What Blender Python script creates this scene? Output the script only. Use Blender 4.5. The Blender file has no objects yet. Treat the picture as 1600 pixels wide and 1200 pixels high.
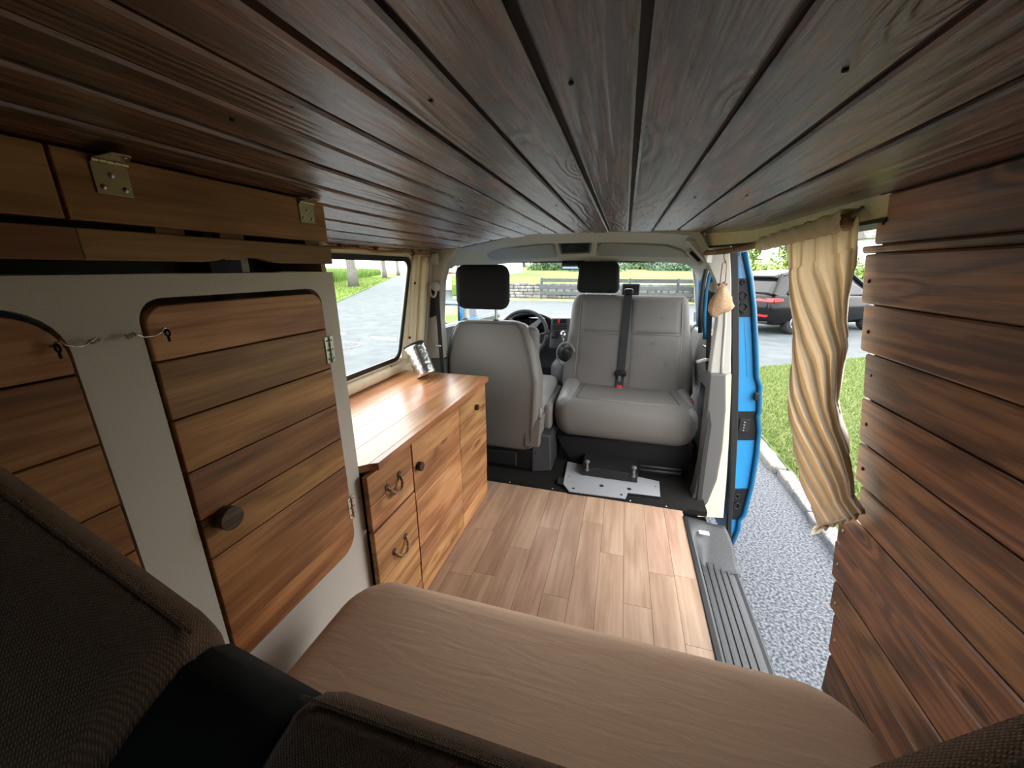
import bpy, bmesh, math, random
import numpy as np
from mathutils import Vector, Matrix, noise
random.seed(7); rng = np.random.default_rng(5)
S = bpy.context.scene; C = S.collection
PI = math.pi
# ------------------------------------------------------------ camera, world, exposure
CAM_Z = 1.19; FL = 595.0
_F = Vector((178, 180, -FL)).normalized()
_U = Vector((1, 0, 0)).cross(_F).normalized()
if _U.y < 0: _U = -_U
_R = _F.cross(_U)
M3 = Matrix((_R, _F, _U))                                  # camera axes -> van axes (x right, y forward, z up)
cam_d = bpy.data.cameras.new('camera'); cam = bpy.data.objects.new('camera', cam_d); C.objects.link(cam)
cam_d.sensor_width = 36; cam_d.lens = FL / 1600 * 36; cam_d.clip_start = 0.01; cam_d.clip_end = 600
cam.matrix_world = Matrix.Translation((0, 0, CAM_Z)) @ M3.to_4x4()
S.camera = cam
W = bpy.data.worlds.new('overcast_sky'); S.world = W; W.use_nodes = True
nt = W.node_tree; nt.nodes.clear()
wo = nt.nodes.new('ShaderNodeOutputWorld'); bg = nt.nodes.new('ShaderNodeBackground')
tc = nt.nodes.new('ShaderNodeTexCoord'); sp = nt.nodes.new('ShaderNodeSeparateXYZ'); rp = nt.nodes.new('ShaderNodeValToRGB')
nt.links.new(tc.outputs['Generated'], sp.inputs[0]); nt.links.new(sp.outputs['Z'], rp.inputs[0])
rp.color_ramp.elements[0].position = 0.0; rp.color_ramp.elements[0].color = (.96, .98, 1.0, 1)
rp.color_ramp.elements[1].position = 1.0; rp.color_ramp.elements[1].color = (1.0, .975, .94, 1)
nt.links.new(rp.outputs[0], bg.inputs[0]); bg.inputs[1].default_value = 6.0
nt.links.new(bg.outputs[0], wo.inputs[0])
sun_d = bpy.data.lights.new('sun', 'SUN'); sun_d.energy = .8; sun_d.angle = math.radians(40); sun_d.color = (1, .96, .9)
sun = bpy.data.objects.new('sun', sun_d); C.objects.link(sun); sun.rotation_euler = (math.radians(35), math.radians(42), 0)
S.view_settings.view_transform = 'Standard'; S.view_settings.look = 'None'
S.view_settings.gamma = 1; S.view_settings.use_curve_mapping = False
S.view_settings.exposure = 0.35

def P(px, py, x=None, y=None, z=None):                     # point of the place seen at a photo pixel, on a known plane of the van
    d = M3 @ Vector((px - 800, 600 - py, -FL))
    t = (z - CAM_Z) / d.z if z is not None else (x / d.x if x is not None else y / d.y)
    return Vector((0, 0, CAM_Z)) + d * t

# ------------------------------------------------------------ materials
MATS = {}
def principled(name, col=(.5, .5, .5), rough=.6, metal=0., spec=.5, **kw):
    m = bpy.data.materials.new(name); m.use_nodes = True
    b = m.node_tree.nodes['Principled BSDF']
    b.inputs['Base Color'].default_value = (*col, 1); b.inputs['Roughness'].default_value = rough
    b.inputs['Metallic'].default_value = metal; b.inputs['Specular IOR Level'].default_value = spec
    for k, v in kw.items(): b.inputs[k.replace('_', ' ')].default_value = v
    MATS[name] = m; return m
def N(m, t, **kw):
    n = m.node_tree.nodes.new(t)
    for k, v in kw.items():
        if k.startswith('i_'):
            n.inputs[int(k[2:])].default_value = v
        else: setattr(n, k, v)
    return n
def L(m, a, b): m.node_tree.links.new(a, b)
def ramp(m, stops):
    r = N(m, 'ShaderNodeValToRGB'); e = r.color_ramp.elements
    while len(e) < len(stops): e.new(.5)
    for i, (p, c) in enumerate(stops): e[i].position = p; e[i].color = (*c, 1) if len(c) == 3 else c
    return r
def math_n(m, op, a, b=None):
    n = N(m, 'ShaderNodeMath', operation=op)
    for i, v in enumerate((a, b)):
        if v is None: continue
        if isinstance(v, (int, float)): n.inputs[i].default_value = v
        else: L(m, v, n.inputs[i])
    return n.outputs[0]
def speck(name, c1, c2, scale=300, rough=.8, bump=.2, detail=4, c3=None, spec=.4, stretch=(1, 1, 1), metal=0, lo=.35, hi=.65, dist=.002):
    m = principled(name, c1, rough, metal, spec); b = m.node_tree.nodes['Principled BSDF']
    t = N(m, 'ShaderNodeTexCoord'); mp = N(m, 'ShaderNodeMapping'); mp.inputs['Scale'].default_value = stretch
    L(m, t.outputs['Object'], mp.inputs[0])
    n = N(m, 'ShaderNodeTexNoise'); n.inputs['Scale'].default_value = scale; n.inputs['Detail'].default_value = detail
    L(m, mp.outputs[0], n.inputs[0])
    st = [(lo, c1), (hi, c2)] if c3 is None else [(lo, c1), ((lo + hi) / 2, c2), (hi, c3)]
    r = ramp(m, st); L(m, n.outputs[0], r.inputs[0]); L(m, r.outputs[0], b.inputs['Base Color'])
    if bump:
        bp = N(m, 'ShaderNodeBump'); bp.inputs['Strength'].default_value = bump; bp.inputs['Distance'].default_value = dist
        L(m, n.outputs[0], bp.inputs['Height']); L(m, bp.outputs[0], b.inputs['Normal'])
    return m
def wood(name, dark, mid, light, rough=.5, rings=9., knot=1., fine=.5, vary=.25, coat=0., bump=.25, scale=1., huev=.02, dirt=0., rvar=.15):
    """procedural board: rings bend round knots, long fibres along Y, each board shifted and toned by its own random number"""
    m = principled(name, mid, rough); b = m.node_tree.nodes['Principled BSDF']
    b.inputs['Coat Weight'].default_value = coat; b.inputs['Coat Roughness'].default_value = .22
    t = N(m, 'ShaderNodeTexCoord'); oi = N(m, 'ShaderNodeObjectInfo')
    off = N(m, 'ShaderNodeVectorMath', operation='SCALE'); off.inputs[0].default_value = (13.7, 37.1, 21.3); L(m, oi.outputs['Random'], off.inputs['Scale'])
    ad = N(m, 'ShaderNodeVectorMath', operation='ADD'); L(m, t.outputs['Object'], ad.inputs[0]); L(m, off.outputs[0], ad.inputs[1])
    def mapped(sc):
        mp = N(m, 'ShaderNodeMapping'); mp.inputs['Scale'].default_value = [v * scale for v in sc]; L(m, ad.outputs[0], mp.inputs[0]); return mp.outputs[0]
    n1 = N(m, 'ShaderNodeTexNoise'); n1.inputs['Scale'].default_value = 1; n1.inputs['Detail'].default_value = 2.5; n1.inputs['Roughness'].default_value = .45
    L(m, mapped((9, 1.1, 9)), n1.inputs[0])
    vo = N(m, 'ShaderNodeTexVoronoi'); vo.inputs['Scale'].default_value = 1; L(m, mapped((6.5, 2.2, 6.5)), vo.inputs[0])
    kd = math_n(m, 'SUBTRACT', 1.0, math_n(m, 'MULTIPLY', vo.outputs['Distance'], 4.0)); kd = math_n(m, 'MAXIMUM', kd, 0.0)
    kd2 = math_n(m, 'POWER', kd, 1.5)
    field = math_n(m, 'ADD', n1.outputs[0], math_n(m, 'MULTIPLY', kd2, .35 * knot))
    ph = math_n(m, 'MULTIPLY', field, rings * 6.283)
    ring = math_n(m, 'MULTIPLY', math_n(m, 'ADD', math_n(m, 'SINE', ph), 1.0), .5)
    ring = math_n(m, 'POWER', ring, 1.6)
    n2 = N(m, 'ShaderNodeTexNoise'); n2.inputs['Scale'].default_value = 1; n2.inputs['Detail'].default_value = 6; n2.inputs['Roughness'].default_value = .7
    L(m, mapped((260, 9, 260)), n2.inputs[0])
    n3 = N(m, 'ShaderNodeTexNoise'); n3.inputs['Scale'].default_value = 1; n3.inputs['Detail'].default_value = 4
    L(m, mapped((11, 3.2, 11)), n3.inputs[0])
    n4 = N(m, 'ShaderNodeTexNoise'); n4.inputs['Scale'].default_value = 1; n4.inputs['Detail'].default_value = 3; n4.inputs['Roughness'].default_value = .6
    L(m, mapped((85, 3.5, 85)), n4.inputs[0])
    v = math_n(m, 'MULTIPLY', ring, .38)
    v = math_n(m, 'ADD', v, math_n(m, 'MULTIPLY', math_n(m, 'SUBTRACT', n4.outputs[0], .5), 1.5 * fine + .4))
    v = math_n(m, 'ADD', v, math_n(m, 'MULTIPLY', math_n(m, 'SUBTRACT', n2.outputs[0], .5), fine * 1.5))
    v = math_n(m, 'ADD', v, math_n(m, 'MULTIPLY', math_n(m, 'SUBTRACT', n3.outputs[0], .5), 1.0))
    v = math_n(m, 'ADD', v, .2)
    v = math_n(m, 'SUBTRACT', 1.0, v) if False else v
    r = ramp(m, [(0., light), (.42, mid), (1., dark)]); L(m, v, r.inputs[0])
    # knots
    km = ramp(m, [(.0, (0, 0, 0)), (.62, (0, 0, 0)), (.8, (1, 1, 1))]); L(m, kd, km.inputs[0])
    mx = N(m, 'ShaderNodeMix', data_type='RGBA'); L(m, math_n(m, 'MULTIPLY', km.outputs[0], .8 * min(1, knot)), mx.inputs[0])
    L(m, r.outputs[0], mx.inputs[6]); mx.inputs[7].default_value = (*[c * .45 for c in dark], 1)
    hs = N(m, 'ShaderNodeHueSaturation'); L(m, mx.outputs[2], hs.inputs['Color'])
    L(m, math_n(m, 'ADD', math_n(m, 'MULTIPLY', math_n(m, 'SUBTRACT', oi.outputs['Random'], .5), 2 * vary), 1.0), hs.inputs['Value'])
    fr = math_n(m, 'FRACT', math_n(m, 'MULTIPLY', oi.outputs['Random'], 17.3))
    L(m, math_n(m, 'ADD', math_n(m, 'MULTIPLY', math_n(m, 'SUBTRACT', fr, .5), 2 * huev), .5), hs.inputs['Hue'])
    L(m, hs.outputs[0], b.inputs['Base Color'])
    L(m, math_n(m, 'ADD', math_n(m, 'MULTIPLY', math_n(m, 'SUBTRACT', n2.outputs[0], .5), rvar * 2), rough), b.inputs['Roughness'])
    bp = N(m, 'ShaderNodeBump'); bp.inputs['Strength'].default_value = bump; bp.inputs['Distance'].default_value = .0012
    L(m, math_n(m, 'ADD', math_n(m, 'MULTIPLY', ring, .7), math_n(m, 'ADD', math_n(m, 'MULTIPLY', n4.outputs[0], 1.2), math_n(m, 'MULTIPLY', n2.outputs[0], .6))), bp.inputs['Height']); L(m, bp.outputs[0], b.inputs['Normal'])
    if coat: L(m, bp.outputs[0], b.inputs['Coat Normal'])
    return m
wood('ceiling_wood', (.009, .0036, .002), (.055, .022, .012), (.21, .092, .054), rough=.55, rings=11, fine=.8, vary=.18, bump=1., huev=.008, coat=1.)
MATS['ceiling_wood'].node_tree.nodes['Principled BSDF'].inputs['Specular IOR Level'].default_value = .15
MATS['ceiling_wood'].node_tree.nodes['Principled BSDF'].inputs['Coat Roughness'].default_value = .27
MATS['ceiling_wood'].node_tree.nodes['Principled BSDF'].inputs['Coat IOR'].default_value = 1.9
wood('wall_wood', (.030, .011, .0042), (.15, .058, .022), (.36, .155, .062), rough=.42, rings=7, fine=.35, vary=.16, bump=.35, huev=.008, coat=.1)
wood('groove_wood', (.002, .001, .0006), (.004, .002, .001), (.01, .005, .003), rough=.6)
wood('door_wood', (.12, .040, .010), (.33, .132, .040), (.52, .25, .092), rough=.5, rings=4, fine=.45, vary=.22, bump=.3, huev=.006, knot=.5)
wood('front_wood', (.13, .045, .013), (.37, .16, .058), (.54, .28, .12), rough=.48, rings=4, fine=.45, vary=.2, bump=.25, huev=.006, knot=.8)
wood('flap_wood', (.14, .055, .017), (.32, .145, .052), (.46, .24, .10), rough=.55, rings=4, fine=.25, vary=.12, bump=.25, knot=.4)
wood('counter_wood', (.20, .07, .022), (.42, .175, .065), (.58, .30, .13), rough=.34, rings=4, fine=.3, vary=.16, bump=.12, coat=.35, knot=.6, huev=.01)
wood('floor_wood', (.26, .155, .10), (.38, .245, .168), (.46, .315, .228), rough=.38, rings=4, fine=.45, vary=.055, bump=.12, knot=.15, huev=.006, rvar=.08)
wood('rod_wood', (.10, .035, .018), (.25, .11, .06), (.40, .2, .12), rough=.5, rings=4, fine=.5)
wood('knob_wood', (.012, .006, .004), (.035, .018, .011), (.08, .045, .03), rough=.5)
wood('grey_timber', (.02, .024, .027), (.04, .047, .052), (.075, .085, .09), rough=.8, knot=.3)
wood('bark', (.06, .055, .05), (.14, .13, .115), (.24, .22, .2), rough=.9, knot=.3, bump=1)
speck('white_panel', (.58, .53, .47), (.66, .61, .55), 500, .55, .08)
speck('cream_paint', (.66, .57, .40), (.70, .61, .44), 30, .32, .0, spec=.5)
speck('trim_grey', (.36, .345, .325), (.42, .40, .375), 900, .7, .15)
speck('visor_grey', (.25, .24, .235), (.30, .29, .28), 900, .8, .15)
speck('trim_dark', (.078, .076, .074), (.105, .102, .10), 900, .6, .15)
speck('seat_grey', (.105, .096, .090), (.145, .133, .126), 700, .62, .25)
speck('seat_mark', (.15, .14, .135), (.18, .168, .16), 700, .62, .1)
speck('seat_shell', (.125, .115, .103), (.15, .138, .125), 500, .5, .12)
speck('seat_vinyl', (.15, .147, .145), (.19, .187, .185), 260, .38, .12)
speck('piping_grey', (.19, .178, .168), (.22, .205, .195), 400, .6, .0)
speck('seam_dark', (.05, .048, .046), (.07, .066, .064), 400, .7, .0)
speck('headrest_cloth', (.004, .0038, .004), (.012, .011, .012), 900, .95, .4)
speck('black_plastic', (.006, .006, .007), (.012, .012, .014), 600, .5, .15, spec=.25)
speck('black_rubber', (.008, .008, .009), (.018, .018, .019), 400, .55, .3, spec=.3)
speck('step_plastic', (.018, .02, .023), (.038, .041, .046), 260, .42, .25)
speck('dash_grey', (.085, .09, .098), (.115, .12, .13), 900, .55, .15)
speck('dash_dark', (.015, .016, .018), (.03, .03, .032), 900, .6, .15)
speck('carpet_dark', (.006, .006, .006), (.022, .021, .020), 260, .95, .6, spec=.1)
speck('blue_paint', (.02, .20, .46), (.025, .22, .49), 5, .25, 0)
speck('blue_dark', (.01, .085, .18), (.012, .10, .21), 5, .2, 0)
principled('chrome', (.55, .54, .52), .25, 1.); principled('brass_zinc', (.36, .31, .22), .35, 1.)
principled('steel', (.5, .5, .5), .35, 1.); principled('red_plastic', (.6, .03, .02), .4); principled('white_label', (.75, .75, .74), .5)
speck('plate_paint', (.27, .285, .31), (.32, .335, .36), 400, .5, .1)
principled('screen_black', (.008, .009, .010), .12, 0., .35)
principled('mirror', (.8, .82, .84), .03, 1.)
speck('cloth_strap', (.002, .002, .0022), (.006, .006, .0065), 900, .8, .2)
speck('belt_web', (.010, .010, .011), (.022, .022, .024), 500, .75, .3, stretch=(3, 3, .5))
speck('rope_sisal', (.28, .17, .08), (.60, .42, .24), 300, .9, .5)
speck('ball_brown', (.03, .014, .008), (.10, .045, .02), 160, .8, .4)
speck('bag_knit', (.30, .17, .09), (.62, .42, .28), 330, .95, 1., dist=.004)
def glass(name, tint=(1, 1, 1), rough=0.):
    m = bpy.data.materials.new(name); m.use_nodes = True; n_ = m.node_tree; n_.nodes.clear()
    o = N(m, 'ShaderNodeOutputMaterial'); mix = N(m, 'ShaderNodeMixShader'); tr = N(m, 'ShaderNodeBsdfTransparent'); gl = N(m, 'ShaderNodeBsdfGlossy')
    lw = N(m, 'ShaderNodeLayerWeight'); lw.inputs[0].default_value = .5
    tr.inputs[0].default_value = (*tint, 1); gl.inputs['Roughness'].default_value = .01
    L(m, math_n(m, 'ADD', math_n(m, 'MULTIPLY', math_n(m, 'POWER', lw.outputs['Facing'], 5.0), .8), .03), mix.inputs[0]); L(m, tr.outputs[0], mix.inputs[1]); L(m, gl.outputs[0], mix.inputs[2]); L(m, mix.outputs[0], o.inputs[0])
    MATS[name] = m
glass('window_glass', (.96, .985, .985)); glass('car_glass', (.35, .4, .42))
def weave(name, c1, c2, sc, rough=.9, bump=.6, big=0.):
    m = principled(name, c1, rough); b = m.node_tree.nodes['Principled BSDF']; b.inputs['Sheen Weight'].default_value = .15
    t = N(m, 'ShaderNodeTexCoord')
    outs = []
    for rot in (.785, -.785):
        mp = N(m, 'ShaderNodeMapping'); mp.inputs['Rotation'].default_value = (.3, .2, rot); L(m, t.outputs['Object'], mp.inputs[0])
        w = N(m, 'ShaderNodeTexWave'); w.inputs['Scale'].default_value = sc; w.inputs['Distortion'].default_value = 1.2; w.inputs['Detail'].default_value = 2; w.inputs['Detail Scale'].default_value = 2.
        L(m, mp.outputs[0], w.inputs[0]); outs.append(w.outputs[1])
    h = math_n(m, 'MULTIPLY', outs[0], outs[1])
    n = N(m, 'ShaderNodeTexNoise'); n.inputs['Scale'].default_value = 700; L(m, t.outputs['Object'], n.inputs[0])
    hh = math_n(m, 'ADD', h, math_n(m, 'MULTIPLY', n.outputs[0], .6))
    if big:
        mp = N(m, 'ShaderNodeMapping'); mp.inputs['Scale'].default_value = (1.3, 9, 4); mp.inputs['Rotation'].default_value = (0, 0, .12); L(m, t.outputs['Object'], mp.inputs[0])
        n5 = N(m, 'ShaderNodeTexNoise'); n5.inputs['Scale'].default_value = 5; n5.inputs['Detail'].default_value = 3; n5.inputs['Distortion'].default_value = .8; L(m, mp.outputs[0], n5.inputs[0])
    r = ramp(m, [(.2, c1), (1.1 if False else 1., c2)]); L(m, hh, r.inputs[0]); L(m, r.outputs[0], b.inputs['Base Color'])
    bp = N(m, 'ShaderNodeBump'); bp.inputs['Strength'].default_value = bump; bp.inputs['Distance'].default_value = .001
    L(m, hh, bp.inputs['Height']); last = bp
    if big:
        bp2 = N(m, 'ShaderNodeBump'); bp2.inputs['Strength'].default_value = big; bp2.inputs['Distance'].default_value = .012
        L(m, n5.outputs[0], bp2.inputs['Height']); L(m, bp.outputs[0], bp2.inputs['Normal']); last = bp2
    L(m, last.outputs[0], b.inputs['Normal']); return m
weave('knit_brown', (.10, .055, .029), (.25, .148, .085), 150, bump=.9)
weave('mattress_cloth', (.62, .40, .26), (.76, .53, .37), 260, bump=.25, big=.13)
weave('curtain_cloth', (.74, .65, .53), (.84, .76, .64), 300, bump=.2)
m = MATS['curtain_cloth']; b = m.node_tree.nodes['Principled BSDF']
tl = N(m, 'ShaderNodeBsdfTranslucent'); tl.inputs[0].default_value = (.88, .76, .60, 1); mixs = N(m, 'ShaderNodeMixShader'); mixs.inputs[0].default_value = .35
L(m, b.outputs[0], mixs.inputs[1]); L(m, tl.outputs[0], mixs.inputs[2]); L(m, mixs.outputs[0], m.node_tree.nodes['Material Output'].inputs[0])
m = principled('foil', (.72, .73, .74), .28, 1.); b = m.node_tree.nodes['Principled BSDF']
t = N(m, 'ShaderNodeTexCoord'); w = N(m, 'ShaderNodeTexNoise'); w.inputs['Scale'].default_value = 60; L(m, t.outputs['Object'], w.inputs[0])
bp = N(m, 'ShaderNodeBump'); bp.inputs['Strength'].default_value = .6; bp.inputs['Distance'].default_value = .004; L(m, w.outputs[0], bp.inputs['Height']); L(m, bp.outputs[0], b.inputs['Normal'])
# outdoors
speck('asphalt_road', (.045, .056, .062), (.072, .088, .097), 3.0, .75, .1, detail=9)
speck('asphalt_path', (.02, .022, .027), (.12, .13, .148), 75, .85, .8, detail=3, lo=.38, hi=.62, dist=.006)
speck('kerb_stone', (.10, .095, .088), (.22, .21, .20), 60, .85, .5, detail=6, dist=.006)
speck('lawn_ground', (.04, .07, .012), (.075, .105, .024), 9, .95, .3, c3=(.12, .12, .055))
speck('meadow', (.08, .15, .018), (.14, .20, .035), .5, .95, .0)
speck('dry_verge', (.20, .24, .06), (.34, .33, .16), 1.5, .95, .0)
speck('rubble_stone', (.10, .10, .10), (.22, .215, .21), 4, .9, .6, dist=.03)
speck('house_render', (.55, .56, .58), (.62, .63, .65), 4, .9, .0)
speck('house_timber', (.22, .13, .08), (.3, .18, .11), 4, .9, .0)
speck('roof_tile', (.09, .085, .085), (.15, .14, .14), 6, .9, .2)
speck('line_paint', (.45, .47, .48), (.55, .57, .58), 12, .8, 0)
speck('car_black', (.004, .004, .005), (.006, .006, .007), 3, .15, 0, spec=.22)
speck('tyre', (.012, .012, .012), (.025, .025, .025), 80, .9, .2)
principled('tail_red', (.25, .012, .01), .15); principled('blade_green', (.14, .26, .035), .6)
def leafmat(name, c1, c2, c3):
    m = principled(name, c1, .65); b = m.node_tree.nodes['Principled BSDF']
    g = N(m, 'ShaderNodeNewGeometry'); r = ramp(m, [(0, c1), (.5, c2), (1, c3)]); L(m, g.outputs['Random Per Island'], r.inputs[0]); L(m, r.outputs[0], b.inputs['Base Color'])
leafmat('leaf_dark', (.02, .05, .015), (.05, .10, .03), (.10, .17, .07))
leafmat('leaf_bright', (.07, .13, .015), (.14, .22, .03), (.24, .32, .06))
leafmat('corn_leaf', (.06, .14, .015), (.12, .23, .03), (.24, .32, .07))
leafmat('grass_blade', (.06, .11, .012), (.11, .175, .025), (.20, .21, .065))
leafmat('leaf_blue', (.05, .09, .05), (.09, .15, .09), (.17, .23, .16))

# ------------------------------------------------------------ building helpers
WL = {}
def thing(name, label, cat, loc=(0, 0, 0), group=None):
    o = bpy.data.objects.new(name, None); C.objects.link(o); o.location = loc; WL[o.name] = Vector(loc)
    o['label'] = label; o['category'] = cat; o.empty_display_size = .05
    if group: o['group'] = group
    return o
STUFF = {'screws', 'rubber_plugs', 'slots', 'seam', 'piping', 'woven_marks', 'vent_slats', 'slats', 'holes', 'contacts', 'latch', 'rail_marks'}
def obj(name, bm, mat, parent=None, smooth=False, bevel=0., loc=None, label=None, cat=None, group=None, kind=None, segs=2, recalc=True):
    me = bpy.data.meshes.new(name)
    if recalc: bmesh.ops.recalc_face_normals(bm, faces=bm.faces)
    org = WL[parent.name].copy() if parent else Vector(loc) if loc is not None else Vector((0, 0, 0))
    if org.length: bmesh.ops.translate(bm, verts=bm.verts, vec=-org)
    bm.to_mesh(me); bm.free(); me.materials.append(MATS[mat])
    if smooth:
        for p in me.polygons: p.use_smooth = True
    o = bpy.data.objects.new(name, me); C.objects.link(o)
    if parent: o.parent = parent
    else: o.location = org
    WL[o.name] = org
    if bevel:
        md = o.modifiers.new('bevel', 'BEVEL'); md.width = bevel; md.segments = segs; md.limit_method = 'ANGLE'; md.angle_limit = math.radians(40)
        md.harden_normals = False
    if label: o['label'] = label
    if cat: o['category'] = cat
    if group: o['group'] = group
    if kind or name in STUFF: o['kind'] = kind or 'stuff'
    return o
def struct(name, bm, mat, parent=None, **k): return obj(name, bm, mat, parent, kind='structure' if not parent else None, **k)
def nb(): return bmesh.new()
def box(bm, x0, x1, y0, y1, z0, z1):
    v = [bm.verts.new(p) for p in ((x0, y0, z0), (x1, y0, z0), (x1, y1, z0), (x0, y1, z0), (x0, y0, z1), (x1, y0, z1), (x1, y1, z1), (x0, y1, z1))]
    for f in ((0, 3, 2, 1), (4, 5, 6, 7), (0, 1, 5, 4), (1, 2, 6, 5), (2, 3, 7, 6), (3, 0, 4, 7)): bm.faces.new([v[i] for i in f])
    return bm
def rbox(x0, x1, y0, y1, z0, z1, r=.03, seg=4, bm=None):
    b = nb(); box(b, x0, x1, y0, y1, z0, z1)
    bmesh.ops.bevel(b, geom=b.edges[:] + b.verts[:], offset=r, segments=seg, profile=.5, affect='EDGES', clamp_overlap=True)
    if bm is None: return b
    merge(bm, b); return bm
def merge(bm, b2):
    me = bpy.data.meshes.new('t'); b2.to_mesh(me); b2.free(); bm.from_mesh(me); bpy.data.meshes.remove(me)
def prism(bm, pts, ext):
    ext = Vector(ext); a = [bm.verts.new(p) for p in pts]; b = [bm.verts.new(Vector(p) + ext) for p in pts]; n = len(a)
    bm.faces.new(a); bm.faces.new(b[::-1])
    for i in range(n): bm.faces.new((a[i], b[i], b[(i + 1) % n], a[(i + 1) % n]))
    return bm
def strip(bm, la, lb, ext):
    """solid ribbon between two polylines of equal length, thickened by ext"""
    n = len(la); ext = Vector(ext); V = [[bm.verts.new(Vector(p) + e) for p in l] for l in (la, lb) for e in (Vector(), ext)]
    a, a2, b, b2 = V
    for i in range(n - 1):
        for p, q in ((a, b), (b2, a2), (a2, a), (b, b2)): bm.faces.new((p[i], p[i + 1], q[i + 1], q[i]))
    bm.faces.new((a[0], b[0], b2[0], a2[0])); bm.faces.new((a[-1], a2[-1], b2[-1], b[-1])); return bm
def tube(bm, pts, r, n=8, cap=True):
    pts = [Vector(p) for p in pts]; rs = r if isinstance(r, (list, tuple)) else [r] * len(pts); rings = []
    up = Vector((0, 0, 1)); prev = None
    for i, p in enumerate(pts):
        t = (pts[min(i + 1, len(pts) - 1)] - pts[max(i - 1, 0)]).normalized()
        if prev is None:
            a = t.cross(up) if abs(t.dot(up)) < .95 else t.cross(Vector((1, 0, 0)))
        else: a = prev - t * prev.dot(t)
        a.normalize(); prev = a; b_ = t.cross(a)
        rings.append([bm.verts.new(p + (a * math.cos(2 * PI * k / n) + b_ * math.sin(2 * PI * k / n)) * rs[i]) for k in range(n)])
    for i in range(len(rings) - 1):
        for k in range(n): bm.faces.new((rings[i][k], rings[i][(k + 1) % n], rings[i + 1][(k + 1) % n], rings[i + 1][k]))
    if cap: bm.faces.new(rings[0][::-1]); bm.faces.new(rings[-1])
    return bm
def cyl(bm, c0, c1, r0, r1=None, n=20): return tube(bm, [c0, c1], [r0, r0 if r1 is None else r1], n)
def lathe(bm, base, axis, prof, n=24):
    base = Vector(base); axis = Vector(axis).normalized()
    return tube(bm, [base + axis * h for h, r in prof], [max(r, .0004) for h, r in prof], n)
def sphere(bm, c, r, sub=2, sc=(1, 1, 1)):
    g = bmesh.ops.create_icosphere(bm, subdivisions=sub, radius=r)
    bmesh.ops.scale(bm, verts=g['verts'], vec=sc); bmesh.ops.translate(bm, verts=g['verts'], vec=c); return bm
def grid(bm, fn, nu, nv, closed_u=False):
    V = [[bm.verts.new(fn(i / nu, j / nv)) for i in range(nu if closed_u else nu + 1)] for j in range(nv + 1)]
    m_ = nu if closed_u else nu
    for j in range(nv):
        for i in range(m_):
            k = (i + 1) % nu if closed_u else i + 1
            bm.faces.new((V[j][i], V[j][k], V[j + 1][k], V[j + 1][i]))
    return V
def loft(bm, rings, cap=True):
    V = [[bm.verts.new(p) for p in r] for r in rings]; n = len(V[0])
    for a, b in zip(V, V[1:]):
        for k in range(n): bm.faces.new((a[k], a[(k + 1) % n], b[(k + 1) % n], b[k]))
    if cap: bm.faces.new(V[0][::-1]); bm.faces.new(V[-1])
    return bm
def rrect(x0, x1, y0, y1, z, r, n=5):
    """rounded rectangle ring in a horizontal plane"""
    r = min(r, (x1 - x0) / 2.01, (y1 - y0) / 2.01); out = []
    for cx, cy, a0 in ((x1 - r, y1 - r, 0), (x0 + r, y1 - r, PI / 2), (x0 + r, y0 + r, PI), (x1 - r, y0 + r, 1.5 * PI)):
        for k in range(n + 1):
            a = a0 + PI / 2 * k / n; out.append(Vector((cx + r * math.cos(a), cy + r * math.sin(a), z)))
    return out
def lerp(a, b, t): return a + (b - a) * t
def interp(x, tab):
    if x <= tab[0][0]: return tab[0][1]
    for (a, u), (b, v) in zip(tab, tab[1:]):
        if x <= b: return lerp(u, v, (x - a) / (b - a))
    return tab[-1][1]
def copy_tree(o, parent=None, delta=None):
    c = o.copy(); C.objects.link(c); WL[c.name] = WL[o.name]
    if parent: c.parent = parent
    if delta is not None: c.location = Vector(o.location) + Vector(delta); WL[c.name] = Vector(c.location)
    for ch in list(o.children): copy_tree(ch, c)
    return c
def raw(name, verts, faces, mat, parent=None, loc=None, **kw):
    me = bpy.data.meshes.new(name); me.from_pydata(verts, [], faces); me.materials.append(MATS[mat])
    o = bpy.data.objects.new(name, me); C.objects.link(o)
    if parent:
        o.parent = parent; o.matrix_parent_inverse = Matrix.Translation(-WL[parent.name])
    for k, v in kw.items(): o[k] = v
    WL[o.name] = Vector((0, 0, 0)); return o

# ------------------------------------------------------------ body profiles
XR = [(-.35, .60), (.1, .625), (.4, .605), (.6, .585), (.8, .56), (1.0, .53), (1.24, .50), (1.334, .49)]
XL = [(-.35, -1.12), (.5, -1.13), (.67, -1.12), (.75, -1.10), (1.0, -1.065), (1.23, -1.03), (1.34, -1.0)]
def xr(z): return interp(z, XR)
def xl(z): return interp(z, XL)
CH = [(-1.0, .085), (-.925, .094), (-.84, .109), (-.755, .124), (-.67, .140), (-.585, .153), (-.5, .162), (-.4, .165), (0, .164), (.205, .160), (.316, .155), (.49, .144)]
def cz(x): return CAM_Z + interp(x, CH)
YB = -.95                                                   # rear end of the living space
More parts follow.
